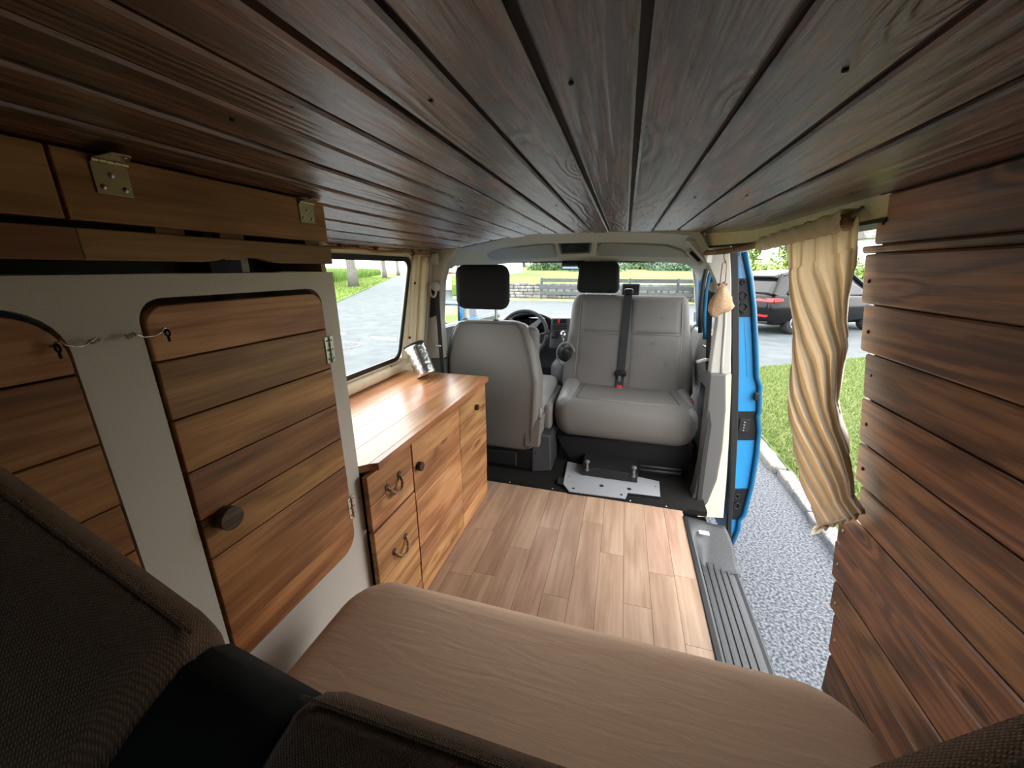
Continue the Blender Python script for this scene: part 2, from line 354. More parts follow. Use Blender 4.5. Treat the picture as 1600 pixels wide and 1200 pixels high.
# ============================================================ CEILING
bm = nb(); sx = [-1.01, -.925, -.84, -.755, -.67, -.585, -.5, -.415, -.333, -.25, -.168, -.087, 0., .10, .205, .316, .49]
tops = [Vector((x, YB, cz(x) + .008)) for x in sx]
strip(bm, tops, [p + Vector((0, 3.02, 0)) for p in tops], (0, 0, .012))
ceiling = struct('ceiling', bm, 'groove_wood')
for a, b_ in zip(sx, sx[1:]):
    g = .0042; w0, w1 = a + g, b_ - g; y1 = 2.03 if w0 > -.6 else 1.97 + (w0 + .6) * .1
    prof = [(w0, .010), (w0, .003), (w0 + .004, 0), (w1 - .004, 0), (w1, .003), (w1, .010)]
    jit = random.uniform(-.0015, .0015)
    pa = [Vector((x, YB, cz(x) + dz + jit)) for x, dz in prof]
    bm = nb(); prism(bm, pa, (0, y1 - YB, 0))
    p = obj('plank', bm, 'ceiling_wood', ceiling)
    # screws along the plank
    bm = nb()
    for ys in (.42, 1.08, 1.62):
        cx = (a + b_) / 2 + random.uniform(-.02, .02); yy = ys + random.uniform(-.04, .04)
        lathe(bm, (cx, yy, cz(cx) + .001), (0, 0, -1), [(0, .0028), (.0015, .0028), (.0022, .0012)], 8)
    obj('screws', bm, 'black_plastic', p, smooth=False)
bm = nb(); roof = [Vector((x, YB - .05, cz(x) + .05)) for x in sx]; roof[0].x = -1.1; roof[-1].x = .62
strip(bm, roof, [p + Vector((0, 3.2, 0)) for p in roof], (0, 0, .02)); struct('trim_1', bm, 'cream_paint')

# ============================================================ FLOOR
bm = nb(); box(bm, -1.12, .376, YB, 1.86, -.02, -.006); floor = struct('floor', bm, 'groove_wood')
fx = [.378, .287, .189, .09, -.009, -.108, -.207, -.306, -.405, -.503, -.602, -.7]
for i, (b_, a) in enumerate(zip(fx, fx[1:])):
    ys = [YB] + sorted(random.uniform(-.5, 0) + k * .62 + .2 * (i % 3) for k in range(0, 4)) + [1.86]
    ys = [y for k, y in enumerate(ys) if YB <= y <= 1.86 and (k == len(ys) - 1 or k == 0 or 1.86 - y > .08)]
    for y0, y1 in zip(ys, ys[1:]):
        if y1 - y0 < .05: continue
        bm = nb(); box(bm, a + .0006, b_ - .0006, y0 + .0006, y1 - .0006, -.006, .0); obj('plank', bm, 'floor_wood', floor)
bm = nb(); prism(bm, [(-1.05, 1.86, .001), (.40, 1.86, .001), (.40, 1.885, .001), (-1.05, 1.885, .001)], (0, 0, .004))
edge = struct('trim_2', bm, 'black_plastic', bevel=.001)
bm = nb()
for x in (-.55, -.30, -.05, .12, .3): lathe(bm, (x, 1.872, .005), (0, 0, 1), [(0, .005), (.002, .004), (.003, .001)], 10)
obj('screws', bm, 'steel', edge)
bm = nb(); box(bm, -1.12, .50, 1.885, 3.6, -.03, -.001); struct('floor_front', bm, 'carpet_dark')

# ============================================================ RIGHT BOARD WALL
RT = [3.4, 10.5, 15.9, -6.95, -2.965, -1.945, -1.45, -1.178, -1.006, -.863, -.757, -.69, -.615, -.55, -.49]
def solve_z(r):
    z = 1.0
    for _ in range(30): z = CAM_Z + xr(z) / r
    return z
zs = [solve_z(r) for r in RT] + [.0]
LEFT = [(1378, 320), (1350, 388), (1353, 430), (1350, 512), (1351, 590), (1347, 655), (1342, 724), (1344, 790), (1310, 830), (1301, 878), (1300, 933), (1298, 990), (1292, 1050), (1288, 1100), (1280, 1160)]
EDGE = sorted((( zs[i] + zs[i + 1]) / 2, P(*LEFT[i], x=xr((zs[i] + zs[i + 1]) / 2)).y) for i in range(len(RT)))
za = [1.345] + [lerp(zs[i], zs[i + 1], k) for i in range(len(RT)) for k in (.02, .98)] + [-.02]
def yedge(z):
    for i in range(len(RT)):
        if zs[i + 1] <= z: return P(*LEFT[i], x=xr((zs[i] + zs[i + 1]) / 2)).y
    return EDGE[0][1]
bm = nb()
la = [Vector((xr(z) + .012, YB, z)) for z in za]; lb = [Vector((xr(z) + .012, min(yedge(z), yedge(z + .012), yedge(z - .012)) - .003, z)) for z in za]
strip(bm, la, lb, (.012, 0, 0)); wall_r = struct('wall_right', bm, 'groove_wood')
for i in range(len(RT)):
    z1, z0 = zs[i], zs[i + 1]
    if z1 - z0 < .004: continue
    px, py = LEFT[i]; zc = (z0 + z1) / 2; ye = P(px, py, x=xr(zc)).y
    yt = P(LEFT[i][0] + random.uniform(-2, 2), py, x=xr(z1)).y
    g = .0016 if z1 - z0 > .03 else .0008; out = random.uniform(0, .003); a, b_ = z0 + g, z1 - g
    prof = [(a, 0), (a, .009), (a + min(.004, (b_ - a) / 4), .012), (b_ - min(.004, (b_ - a) / 4), .012), (b_, .009), (b_, 0)]
    pa = [Vector((xr(z) + .012 - d - out, YB, z)) for z, d in prof]
    pb = [Vector((p.x, ye + (p.z - zc) * .05 + random.uniform(-.002, .002), p.z)) for p in pa]
    bm = nb(); A = [bm.verts.new(p) for p in pa]; Bv = [bm.verts.new(p) for p in pb]
    bm.faces.new(A); bm.faces.new(Bv[::-1])
    for k in range(6): bm.faces.new((A[k], Bv[k], Bv[(k + 1) % 6], A[(k + 1) % 6]))
    p = obj('plank', bm, 'wall_wood', wall_r)
    if z1 - z0 > .03:
        bm = nb(); lathe(bm, (xr(zc) - out + .0005, ye - .022, zc + random.uniform(-.01, .01)), (-1, 0, .05), [(0, .0045), (.0016, .0042), (.0022, .0015)], 10)
        obj('screw', bm, 'steel' if i > 7 else 'black_plastic', p, smooth=True)
# outer skin behind the boards
bm = nb(); la = [Vector((xr(z) + .06, YB, z)) for z in (1.38, 1.24, 1.0, .8, .6, .4, .1, -.02, -.35)]; lb = [Vector((p.x, .90, p.z)) for p in la]
strip(bm, la, lb, (.02, 0, 0)); struct('wall_right_outer', bm, 'blue_paint')
bm = nb(); box(bm, .4875, .57, YB, 1.03, 1.3335, 1.372); struct('trim_17', bm, 'groove_wood')
# cream door header above the opening
cen = [(1.0, .488), (1.3, .488), (1.6, .482), (1.8, .46), (1.93, .40), (2.02, .33)]
bm = nb(); strip(bm, [(x - .001, y, cz(x) + .03) for y, x in cen], [(x + .006, y, 1.287) for y, x in cen], (.05, 0, 0))
header_r = struct('trim_3', bm, 'cream_paint', smooth=False, bevel=.004)
bm = nb(); strip(bm, [(x + .004, y, 1.289) for y, x in cen], [(x + .05, y, 1.284) for y, x in cen], (0, 0, -.008)); obj('door_seal', bm, 'black_rubber', header_r)

# rear of the living space: closed tailgate; tinted window added unseen, as fill light
bm = nb(); box(bm, -1.14, .66, YB - .05, YB, -.02, .80); box(bm, -1.14, .66, YB - .05, YB, 1.22, 1.42); box(bm, -1.14, -.75, YB - .05, YB, .80, 1.22); box(bm, .25, .66, YB - .05, YB, .80, 1.22); struct('wall_back', bm, 'trim_dark')
bm = nb(); prism(bm, [(-.75, YB - .02, .80), (.25, YB - .02, .80), (.25, YB - .02, 1.22), (-.75, YB - .02, 1.22)], (0, -.004, 0)); struct('window_fill', bm, 'car_glass')
# ============================================================ LEFT SIDE
# body wall with window opening
wy0, wy1, wz0, wz1 = .86, 1.765, .745, 1.235
def wall_piece(y0, y1, z0, z1, n=6, th=.03):
    bm = nb(); zz = [lerp(z0, z1, k / n) for k in range(n + 1)]
    strip(bm, [(xl(z), y0, z) for z in zz], [(xl(z), y1, z) for z in zz], (-th, 0, 0)); return bm
bm = wall_piece(YB, 1.97, -.35, wz0); merge(bm, wall_piece(YB, 1.97, wz1, 1.36)); merge(bm, wall_piece(YB, wy0, wz0, wz1))
merge(bm, wall_piece(wy1 - .0, 1.97, wz0, wz1)); wall_l = struct('wall_left', bm, 'cream_paint')
# pressed ribs of the pillar between window and cab
def rib(yc0, yc1, w, bulge, z0=.70, z1=1.25):
    bm = nb(); rings = []
    for k in range(13):
        z = lerp(z0, z1, k / 12); y = lerp(yc0, yc1, k / 12); x = xl(z)
        rings.append([Vector((x - .004, y - w, z)), Vector((x + bulge * .75, y - w * .7, z)), Vector((x + bulge, y, z)), Vector((x + bulge * .75, y + w * .7, z)), Vector((x - .004, y + w, z))])
    loft(bm, rings); return bm
obj('pillar_rib', rib(1.80, 1.80, .028, .014), 'cream_paint', wall_l, smooth=True)
obj('pillar_rib', rib(1.90, 1.895, .032, .022), 'cream_paint', wall_l, smooth=True)
bm = nb()
for y, z in ((1.80, 1.12), (1.78, .84), (1.62, .715), (1.30, .712)):
    cyl(bm, (xl(z) + .010, y, z), (xl(z) + .0165, y, z), .007, n=12)
obj('rubber_plugs', bm, 'black_rubber', wall_l)
bm = nb(); tube(bm, [(xl(.70) + .004, y, .695) for y in (YB, 1.0, 1.5, 1.70)] + [(xl(.72) + .002, 1.755, .72)], [.030, .030, .030, .028, .016], 16)
obj('sill_bead', bm, 'cream_paint', wall_l, smooth=True)
# window 1
def rr_yz(y0, y1, z0, z1, r, xf, off=0., n=6, slant=0.):
    pts = []
    for cy, czz, a0 in ((y1 - r, z1 - r, 0), (y0 + r, z1 - r, PI / 2), (y0 + r, z0 + r, PI), (y1 - r, z0 + r, 1.5 * PI)):
        for k in range(n + 1):
            a = a0 + PI / 2 * k / n; z = czz + r * math.sin(a); y = cy + r * math.cos(a)
            if y > (y0 + y1) / 2: y -= slant * (z1 - z)
            pts.append(Vector((xf(z) + off, y, z)))
    return pts
outer = rr_yz(wy0 - .01, wy1 + .012, wz0 - .012, wz1 + .01, .05, xl, -.004, slant=.12); inner = rr_yz(wy0 + .012, wy1 - .012, wz0 + .010, wz1 - .012, .04, xl, -.004, slant=.12)
bm = nb(); o1 = [p + Vector((.008, 0, 0)) for p in outer]; i1 = [p + Vector((.006, 0, 0)) for p in inner]; n = len(outer)
V = [[bm.verts.new(p) for p in l] for l in (outer, o1, i1, inner)]
for a, b_ in ((0, 1), (1, 2), (2, 3)):
    for k in range(n): bm.faces.new((V[a][k], V[a][(k + 1) % n], V[b_][(k + 1) % n], V[b_][k]))
gask = struct('window_1', bm, 'black_rubber')
bm = nb(); bm.faces.new([bm.verts.new(p + Vector((-.006, 0, 0))) for p in inner]); obj('pane', bm, 'window_glass', gask)
# fill triangle where the slanted right edge leaves body
bm = nb(); prism(bm, [(xl(wz0) + .001, 1.72, wz0 - .02), (xl(wz0) + .001, wy1 + .02, wz0 - .02), (xl(wz1) + .001, wy1 + .02, wz1), (xl(wz1) + .001, wy1 + .0115, wz1)], (-.012, 0, 0)); obj('filler_panel', bm, 'cream_paint', wall_l)
# rod with string of balls
bm = nb(); tube(bm, [(-1.0 + .004 * math.sin(k * 2.1), lerp(.80, 1.925, k / 14), 1.262 + .004 * math.sin(k * 1.3)) for k in range(15)], [.007 + .0015 * math.sin(k * 3.3) for k in range(15)], 9)
rod = obj('curtain_rod', bm, 'rod_wood', loc=(-1.0, .8, 1.26), smooth=True, label='thin natural stick used as curtain rod above the left side window', cat='rod')
for y in (.9, 1.90): bm = nb(); cyl(bm, (-1.045, y, 1.268), (-.995, y, 1.266), .004); obj('bracket', bm, 'steel', rod)
g = thing('string_light', 'string of small brown wicker balls strung above the left side window', 'string light', (-1.0, 1.24, 1.28))
bl = [(1.10, 1.29), (1.24, 1.275), (1.33, 1.28), (1.45, 1.278), (1.53, 1.292), (1.74, 1.262), (1.82, 1.282)]
bm = nb(); pts = []
for (y0, z0), (y1, z1) in zip(bl, bl[1:]):
    for k in range(5): t = k / 5; pts.append((-1.003, lerp(y0, y1, t), lerp(z0, z1, t) - .03 * t * (1 - t)))
tube(bm, pts, .0012, 5); obj('wire', bm, 'black_plastic', g)
for y, z in bl[1:]:
    bm = nb(); sphere(bm, (-1.0, y, z), .0125, 3)
    for v in bm.verts: v.co += (v.co - Vector((-1.0, y, z))) * .18 * noise.noise(v.co * 260)
    obj('ball', bm, 'ball_brown', g, smooth=True)

# ============================================================ OVERHEAD FLAPS
XF = -.65
def board(name, mat, par, x, th, y0, y1, z0, z1, bevel=.0015, wav=None, y0b=None):
    """upright board with grain along y, face at x, thickness to the left"""
    bm = nb(); n = 24 if wav else 1
    if wav:
        bot = [Vector((x, lerp(y0, y1, k / n), z0 + wav(lerp(y0, y1, k / n)))) for k in range(n + 1)]
        top = [Vector((x, lerp(y0, y1, k / n), z1)) for k in range(n + 1)]
        strip(bm, bot, top, (-th, 0, 0))
    else:
        yb = y0 if y0b is None else y0b
        prism(bm, [(x, yb, z0), (x, y1, z0), (x, y1, z1), (x, y0, z1)], (-th, 0, 0))
    return obj(name, bm, mat, par, bevel=bevel)
FLAPS = []
def notch(y): return .0085 * math.exp(-((y - .555) / .05) ** 4)
for nm, lb, y0, y1 in (('locker_flap', 'right overhead locker flap of two brown boards, wavy finger notch below', .332, .765), ('locker_flap', 'overhead locker flap at the far left edge, above the left cupboard door', -.45, .328)):
    t = thing(nm, lb, 'locker flap', (XF, y0, 1.2))
    board('board', 'flap_wood', t, XF, .016, y0, y1, 1.2475, 1.3275)
    board('board', 'flap_wood', t, XF, .016, y0 + .002, y1 + .006, 1.2005, 1.2385, wav=(notch if y0 > 0 else (lambda y: 0)))
    for yb in ((y0 + .12), (y0 + y1) / 2, y1 - .03) if y0 > 0 else (.10, .22, -.2):
        bm = nb(); box(bm, XF - .034, XF - .017, yb - .02, yb + .02, 1.205, 1.32); obj('batten', bm, 'flap_wood', t)
    FLAPS.append(t)
def hinge_top(y, w, sc, par):
    bm = nb(); z = 1.318; prism(bm, [(XF + .0005, y - w, z), (XF + .0005, y + w, z), (XF + .0005, y + w, z - sc), (XF + .0005, y - w, z - sc)], (.0015, 0, 0)); t = obj('hinge', bm, 'brass_zinc', par, bevel=.0004)
    bm = nb(); c = w * .45
    pl = [(XF + .004, y - w, 1.321), (XF + .03, y - w + c, 1.3265), (XF + .03, y + w - c, 1.3265), (XF + .004, y + w, 1.321)]
    prism(bm, pl, (0, 0, .0015)); obj('leaf', bm, 'brass_zinc', t, bevel=.0004)
    bm = nb()
    for k in range(5): cyl(bm, (XF + .004, y - w + 2 * w * (k + .04) / 5, 1.3205), (XF + .004, y - w + 2 * w * (k + .96) / 5, 1.3205), .0032, n=10)
    obj('knuckle', bm, 'brass_zinc', t, smooth=False)
    bm = nb()
    for dy, dz in ((-.6, .78), (.6, .78), (0, .35)): lathe(bm, (XF + .002, y + w * dy, z - sc * dz), (1, 0, 0), [(0, .0036), (.0012, .0033), (.0018, .001)], 10)
    for dy in (-.35, .35): lathe(bm, (XF + .022, y + w * dy, 1.326), (0, 0, -1), [(0, .0034), (.0014, .003), (.0018, .001)], 10)
    obj('screws', bm, 'steel', t, smooth=True)
hinge_top(.385, .0195, .036, FLAPS[0])
hinge_top(.712, .0195, .036, FLAPS[0])
hinge_top(.255, .0195, .036, FLAPS[1])

# ============================================================ WHITE PARTITION AND CUPBOARD DOORS
XP = -.67
def rr_loop(y0, y1, z0, z1, rs, n=8):
    """rounded loop in y,z : rs radii for (y1,z1),(y0,z1),(y0,z0),(y1,z0)"""
    out = []
    for (cy, s1), (c_z, s2), r, a0 in (((y1, -1), (z1, -1), rs[0], 0), ((y0, 1), (z1, -1), rs[1], PI / 2), ((y0, 1), (z0, 1), rs[2], PI), ((y1, -1), (z0, 1), rs[3], 1.5 * PI)):
        for k in range(n + 1):
            a = a0 + PI / 2 * k / n; out.append((cy + s1 * r + r * math.cos(a), c_z + s2 * r + r * math.sin(a)))
    return out
def holed_panel(bm, oy0, oy1, oz0, oz1, loops, x, th):
    """flat panel with holes: outer rect + hole loops triangulated, then extruded"""
    edges = []; vs = []
    for lp in [[(oy0, oz0), (oy1, oz0), (oy1, oz1), (oy0, oz1)]] + loops:
        v = [bm.verts.new((x, a, b)) for a, b in lp]; vs.append(v)
        for k in range(len(v)): edges.append(bm.edges.new((v[k], v[(k + 1) % len(v)])))
    bmesh.ops.triangle_fill(bm, edges=edges, use_beauty=True, use_dissolve=False)
    r = bmesh.ops.extrude_face_region(bm, geom=bm.faces[:]); bmesh.ops.translate(bm, verts=[e for e in r['geom'] if isinstance(e, bmesh.types.BMVert)], vec=(-th, 0, 0))
part = thing('cupboard', 'tall white cupboard front with two rounded plank door openings on the left', 'cupboard', (XP, .79, 0))
L1 = rr_loop(.383, .742, .445, 1.148, (.035, .035, .01, .05)); L2 = rr_loop(-.02, .303, .445, 1.148, (.06, .03, .03, .03))
bm = nb(); holed_panel(bm, YB, .79, .0, 1.1825, [L1, L2], XP, .016); obj('front_panel', bm, 'white_panel', part)
bm = nb(); box(bm, -1.12, XP - .016, .772, .79, .0, 1.1825); obj('side_panel', bm, 'white_panel', part)
bm = nb(); box(bm, -1.10, XP - .04, .335, .35, 0, 1.17); obj('divider', bm, 'white_panel', part)
bm = nb(); box(bm, -1.1, XP - .04, -.1, .77, .40, .415); obj('shelf', bm, 'white_panel', part)
bm = nb(); box(bm, -.80, -.785, YB, .775, 1.183, 1.322); obj('locker_back', bm, 'groove_wood', part)
bm = nb(); box(bm, -.785, XP - .002, .758, .772, 1.183, 1.315); obj('locker_side', bm, 'flap_wood', part)
bm = nb(); box(bm, -.78, XP - .03, .585, .6, 1.183, 1.26); obj('batten', bm, 'white_panel', part)
def clip_poly(loop, z0, z1):
    def clip(pts, zc, keep_above):
        out = []
        for (a, b), (c, d) in zip(pts, pts[1:] + pts[:1]):
            ia = (b >= zc) if keep_above else (b <= zc); ic = (d >= zc) if keep_above else (d <= zc)
            if ia: out.append((a, b))
            if ia != ic: t = (zc - b) / (d - b); out.append((a + t * (c - a), zc))
        return out
    return clip(clip(loop, z0, True), z1, False)
def plank_door(label, loop, cuts, x, tops_):
    bm = nb(); yy = [p[0] for p in loop]; zz = [p[1] for p in loop]; y0, y1 = min(yy), max(yy)
    box(bm, x - .032, x - .0175, y0 + .04, y1 - .04, min(zz) + .03, max(zz) - .03)
    d = obj('door', bm, 'door_wood', part, label=label)
    for z1, z0 in zip(cuts, cuts[1:]):
        lp = clip_poly(loop, z0 + .0013, z1 - .0013)
        if len(lp) < 3: continue
        dx = random.uniform(-.001, .001); bm = nb(); prism(bm, [(x + dx, a, b) for a, b in lp], (-.016, 0, 0))
        obj('board', bm, 'door_wood', d, bevel=.0016)
    return d
D1 = rr_loop(.388, .738, .449, 1.137, (.032, .03, .008, .046)); D2 = rr_loop(-.015, .2985, .449, 1.14, (.058, .03, .03, .03))
d1 = plank_door('plank door with a dark round knob', D1, [1.14, 1.055, .96, .867, .775, .695, .52, .44], XP + .004, 0)
d2 = plank_door('plank door partly behind the brown backrest', D2, [1.15, 1.06, .962, .868, .79, .70, .58, .44], XP + .004, 0)
def knob(x, y, z, r, par, n=28):
    bm = nb(); lathe(bm, (x, y, z), (1, 0, 0), [(0, r * .93), (r * 1.0, r), (r * 1.04, r * .97)], n); return obj('knob', bm, 'knob_wood', par, smooth=False, bevel=.0006)
knob(XP + .004, .425, .760, .0215, d1)
def butt_hinge(y, z):
    bm = nb(); h = .031
    for a, b, xx in ((-.014, -.002, .0048), (.002, .014, .0035)): prism(bm, [(XP + xx, y + a, z - h), (XP + xx, y + b, z - h), (XP + xx, y + b, z + h), (XP + xx, y + a, z + h)], (.0016, 0, 0))
    for k in range(5): cyl(bm, (XP + .007, y, z - h + 2 * h * (k + .05) / 5), (XP + .007, y, z - h + 2 * h * (k + .95) / 5), .0034, n=10)
    obj('hinge', bm, 'chrome', d1)
    bm = nb()
    for dz in (-.022, 0, .022):
        lathe(bm, (XP + .0064, y - .008, z + dz), (1, 0, 0), [(0, .0026), (.001, .001)], 8); lathe(bm, (XP + .0052, y + .008, z + dz), (1, 0, 0), [(0, .0026), (.001, .001)], 8)
    obj('screws', bm, 'seam_dark', d1)
butt_hinge(.741, 1.005); butt_hinge(.741, .570)
def hook(ye, yk, label):
    """screw eye in the white panel at ye, hook arm to the eye in the door at yk"""
    t = thing('cabin_hook', label, 'hook', (XP, ye, 1.10)); s = 1 if yk > ye else -1; x0 = XP + .002
    bm = nb(); tube(bm, [(x0 + .012 + .0055 * math.cos(a), ye + .0055 * math.sin(a), 1.10 + .002 * math.sin(a)) for a in [k * 2 * PI / 10 for k in range(11)]], .0014, 7); cyl(bm, (x0, ye, 1.10), (x0 + .007, ye, 1.10), .0016, n=8)
    obj('screw_eye', bm, 'chrome', t, smooth=True)
    bm = nb(); tube(bm, [(x0 + .013, ye - s * .003, 1.103), (x0 + .016, ye, 1.1045), (x0 + .014, ye + s * .006, 1.101), (x0 + .014, ye + s * .012, 1.0965), (x0 + .0145, yk - s * .016, 1.0965), (x0 + .0145, yk - s * .008, 1.1), (x0 + .0145, yk - s * .004, 1.1055), (x0 + .014, yk + s * .002, 1.105), (x0 + .008, yk + s * .003, 1.1)], .0013, 8)
    obj('hook_arm', bm, 'chrome', t, smooth=True)
    bm = nb(); cyl(bm, (XP + .004, yk, 1.10), (x0 + .012, yk, 1.10), .0016, n=8); tube(bm, [(x0 + .014 + .005 * math.cos(a), yk, 1.098 + .005 * math.sin(a)) for a in [k * 2 * PI / 10 for k in range(11)]], .0014, 7)
    cyl(bm, (x0 + .014, yk, 1.093), (x0 + .014, yk, 1.085), .0018, n=8)
    obj('screw_eye', bm, 'black_plastic', t, smooth=True)
hook(.322, .285, 'wire hook and eye holding the left edge cupboard door'); hook(.362, .405, 'wire hook and eye at the top left of the right plank door')

# ============================================================ KITCHEN CABINET
XC = -.64
cab = thing('kitchen_cabinet', 'low kitchen cabinet clad in salvaged brown boards under the side window', 'cabinet', (XC, 1.27, 0))
bm = nb(); box(bm, -1.10, XC - .019, .80, 1.745, .0, .64); obj('body', bm, 'groove_wood', cab)
def door_boards(par, y0, y1, cuts, mat='front_wood', th=.017):
    for z1, z0 in zip(cuts, cuts[1:]):
        dx = random.uniform(-.0012, .0012)
        bm = nb(); prism(bm, [(XC + dx, y0, z0 + .001), (XC + dx, y1, z0 + .001), (XC + dx, y1, z1 - .001), (XC + dx, y0, z1 - .001)], (-th, 0, 0)); obj('board', bm, mat, par, bevel=.002)
def rope_handle(par, y, z):
    bm = nb(); n = 26
    c = [Vector((XC - .004 + .026 * max(0., math.sin(PI * k / n)) ** .7, y - .034 * math.cos(PI * k / n), z + .012 - .034 * math.sin(PI * k / n) + .006 * k / n)) for k in range(n + 1)]
    for s_ in (0, PI * 2 / 3, PI * 4 / 3): tube(bm, [p + Vector((.0030 * math.cos(k * .9 + s_), .0010 * math.cos(k * .9 + s_), .0030 * math.sin(k * .9 + s_))) for k, p in enumerate(c)], .0034, 6)
    h = obj('rope_handle', bm, 'rope_sisal', par, smooth=True)
    bm = nb()
    for q_ in (c[0], c[-1]): cyl(bm, (XC + .0005, q_.y, q_.z), (XC + .0022, q_.y, q_.z), .0105, n=16)
    obj('holes', bm, 'knob_wood', h)
def front(name, y0, y1, z0, z1):
    bm = nb(); box(bm, XC - .0178, XC - .0172, y0, y1, z0, z1); return obj(name, bm, 'groove_wood', cab)
dr1 = front('drawer', .785, 1.012, .46, .636); door_boards(dr1, .783, 1.014, [.638, .545, .458]); rope_handle(dr1, .90, .548)
dr2 = front('drawer', .785, 1.012, .16, .45); door_boards(dr2, .783, 1.014, [.4535, .380, .27, .158]); rope_handle(dr2, .90, .315)
dr3 = front('drawer', .785, 1.012, .01, .15); door_boards(dr3, .783, 1.014, [.1535, .08, .006])
kdoors = []
for lb_, y0, y1, cuts in (('kitchen cabinet door beside the drawers, dark round knob near its edge', 1.020, 1.408, [.638, .54, .41, .215, .13, .04, .003]), ('kitchen cabinet door at the cab end with a small dark knob', 1.411, 1.742, [.638, .53, .42, .32, .16, .085, .003])):
    d = front('door', y0 + .002, y1 - .002, .01, .636); door_boards(d, y0, y1, cuts); kdoors.append(d)
knob(XC, 1.048, .535, .0165, kdoors[0]); knob(XC, 1.60, .555, .0145, kdoors[1])
top = thing('worktop', 'glossy orange brown plank worktop of the kitchen cabinet', 'worktop', (-.88, 1.27, .64))
wx = [-1.108, -1.02, -.93, -.84, -.745, -.652]
for a, b_ in zip(wx, wx[1:]):
    e = .02 if b_ == wx[-1] else 0
    bm = nb(); prism(bm, [(a + .0004, .792, .664), (b_ - .0004 - e * (1 if e else 0), .792, .664), (b_ - .0004, .792 + e, .664), (b_ - .0004, 1.765, .664), (a + .0004, 1.765, .664)] if e else [(a + .0003, .792, .664), (b_ - .0004, .792, .664), (b_ - .0004, 1.765, .664), (a + .0004, 1.765, .664)], (0, 0, -.022)); obj('plank', bm, 'counter_wood', top, bevel=.0005)
bm = nb(); prism(bm, [(-.652, .812, .664), (-.630, .826, .664), (-.630, 1.765, .664), (-.652, 1.765, .664)], (0, 0, -.024)); obj('edge_strip', bm, 'counter_wood', top, bevel=.001)
# foil cup leaning in the corner
t = thing('insulated_cup', 'leaning foil wrapped cup with black rim at the worktop corner', 'cup', (-.955, 1.66, .664))
ax = Vector((-.075, .02, .15)).normalized(); c0 = Vector((-.92, 1.655, .680)); Hc = .155
bm = nb(); lathe(bm, c0, ax, [(k * Hc / 14, .050 + .0016 * math.sin(k * 2.4)) for k in range(15)], 32); obj('foil_sleeve', bm, 'foil', t, smooth=True)
bm = nb(); lathe(bm, c0 + ax * (Hc + .001), ax, [(0, .0515), (.008, .053), (.011, .051), (.011, .043), (.004, .040)], 32); obj('rim', bm, 'black_rubber', t, smooth=True)

# ============================================================ BENCH: MATTRESS, BASE, BACKREST
bench = thing('bench_base', 'dark bench box under the brown mattress', 'bench', (-.05, .35, 0))
bm = nb(); box(bm, -.56, .44, .0, .58, .0, .33); obj('box', bm, 'black_plastic', bench)
bm = nb(); rings = []
Y0, Y1 = .16, .665; Z0, Z1 = .335, .462
for z, ins in ((Z0, .02), (Z0 + .012, .005), (Z0 + .04, 0), (Z1 - .045, 0), (Z1 - .022, .006), (Z1 - .008, .018), (Z1 - .001, .038), (Z1, .06), (Z1, .12), (Z1, .2)):
    rings.append(rrect(-.575 + ins, .475 - ins, Y0 + ins * .7, Y1 - ins, z, max(.02, .10 - ins * .4), 8))
loft(bm, rings)
matt = obj('mattress', bm, 'mattress_cloth', loc=(-.05, .4, .335), smooth=True, label='light brown fabric bench mattress with rounded front corners', cat='mattress')
# backrests: ridge line height along x
def ridge(x): return .813 + max(0, -.31 - x) * .50 + max(0, x - .10) * 1.35
def backrest(x0, x1, label, flare0, flare1):
    t = thing('backrest', label, 'backrest', ((x0 + x1) / 2, .12, .40))
    bm = nb(); rings = []; n = 40
    for i in range(n + 1):
        x = lerp(x0, x1, i / n); zr = ridge(x); e = min(x - x0, x1 - x); rd = .025 * (1 - min(1, e / .03)) ** 2
        yf = .212; prof = [(.205, .40), (yf + .012, .50), (yf + .012, zr - .10), (yf + .010, zr - .045), (yf + .002, zr - .018), (yf - .014, zr - .004), (yf - .034, zr), (yf - .060, zr - .006), (yf - .10, zr - .024), (yf - .15, zr - .06), (yf - .21, zr - .12), (yf - .27, zr - .20), (yf - .32, zr - .32), (yf - .32, .40)]
        rings.append([Vector((x, y - (rd if k < 6 else -rd * .3), z - rd * (1 if k > 1 and k < 13 else 0))) for k, (y, z) in enumerate(prof)])
    loft(bm, rings); obj('cushion', bm, 'knit_brown', t, smooth=True)
    bm = nb(); tube(bm, [(lerp(x0 + .01, x1 - .01, i / 30), .212 - .022, ridge(lerp(x0 + .01, x1 - .01, i / 30)) - .0015) for i in range(31)], .0020, 8); obj('piping', bm, 'knit_brown', t, smooth=True)
    return t
backrest(-.80, -.372, 'dark brown knit backrest sloping up at the lower left', 0, 0)
backrest(-.268, .50, 'dark brown knit backrest along the bottom of the photo', 0, 0)
bm = nb(); la = []; lb = []
for y, dz in ((.226, -.22), (.226, -.06), (.218, -.022), (.20, -.006), (.175, 0), (.14, -.012), (.09, -.04), (.03, -.09), (-.03, -.17), (-.09, -.3)):
    la.append((-.376, y - .002, .815 + dz + .012)); lb.append((-.264, y - .002, .79 + dz + .008))
strip(bm, la, lb, (0, -.006, -.02)); obj('strap', bm, 'cloth_strap', loc=(-.32, .1, .6), smooth=True, label='wide black strap between the two brown backrests', cat='strap')

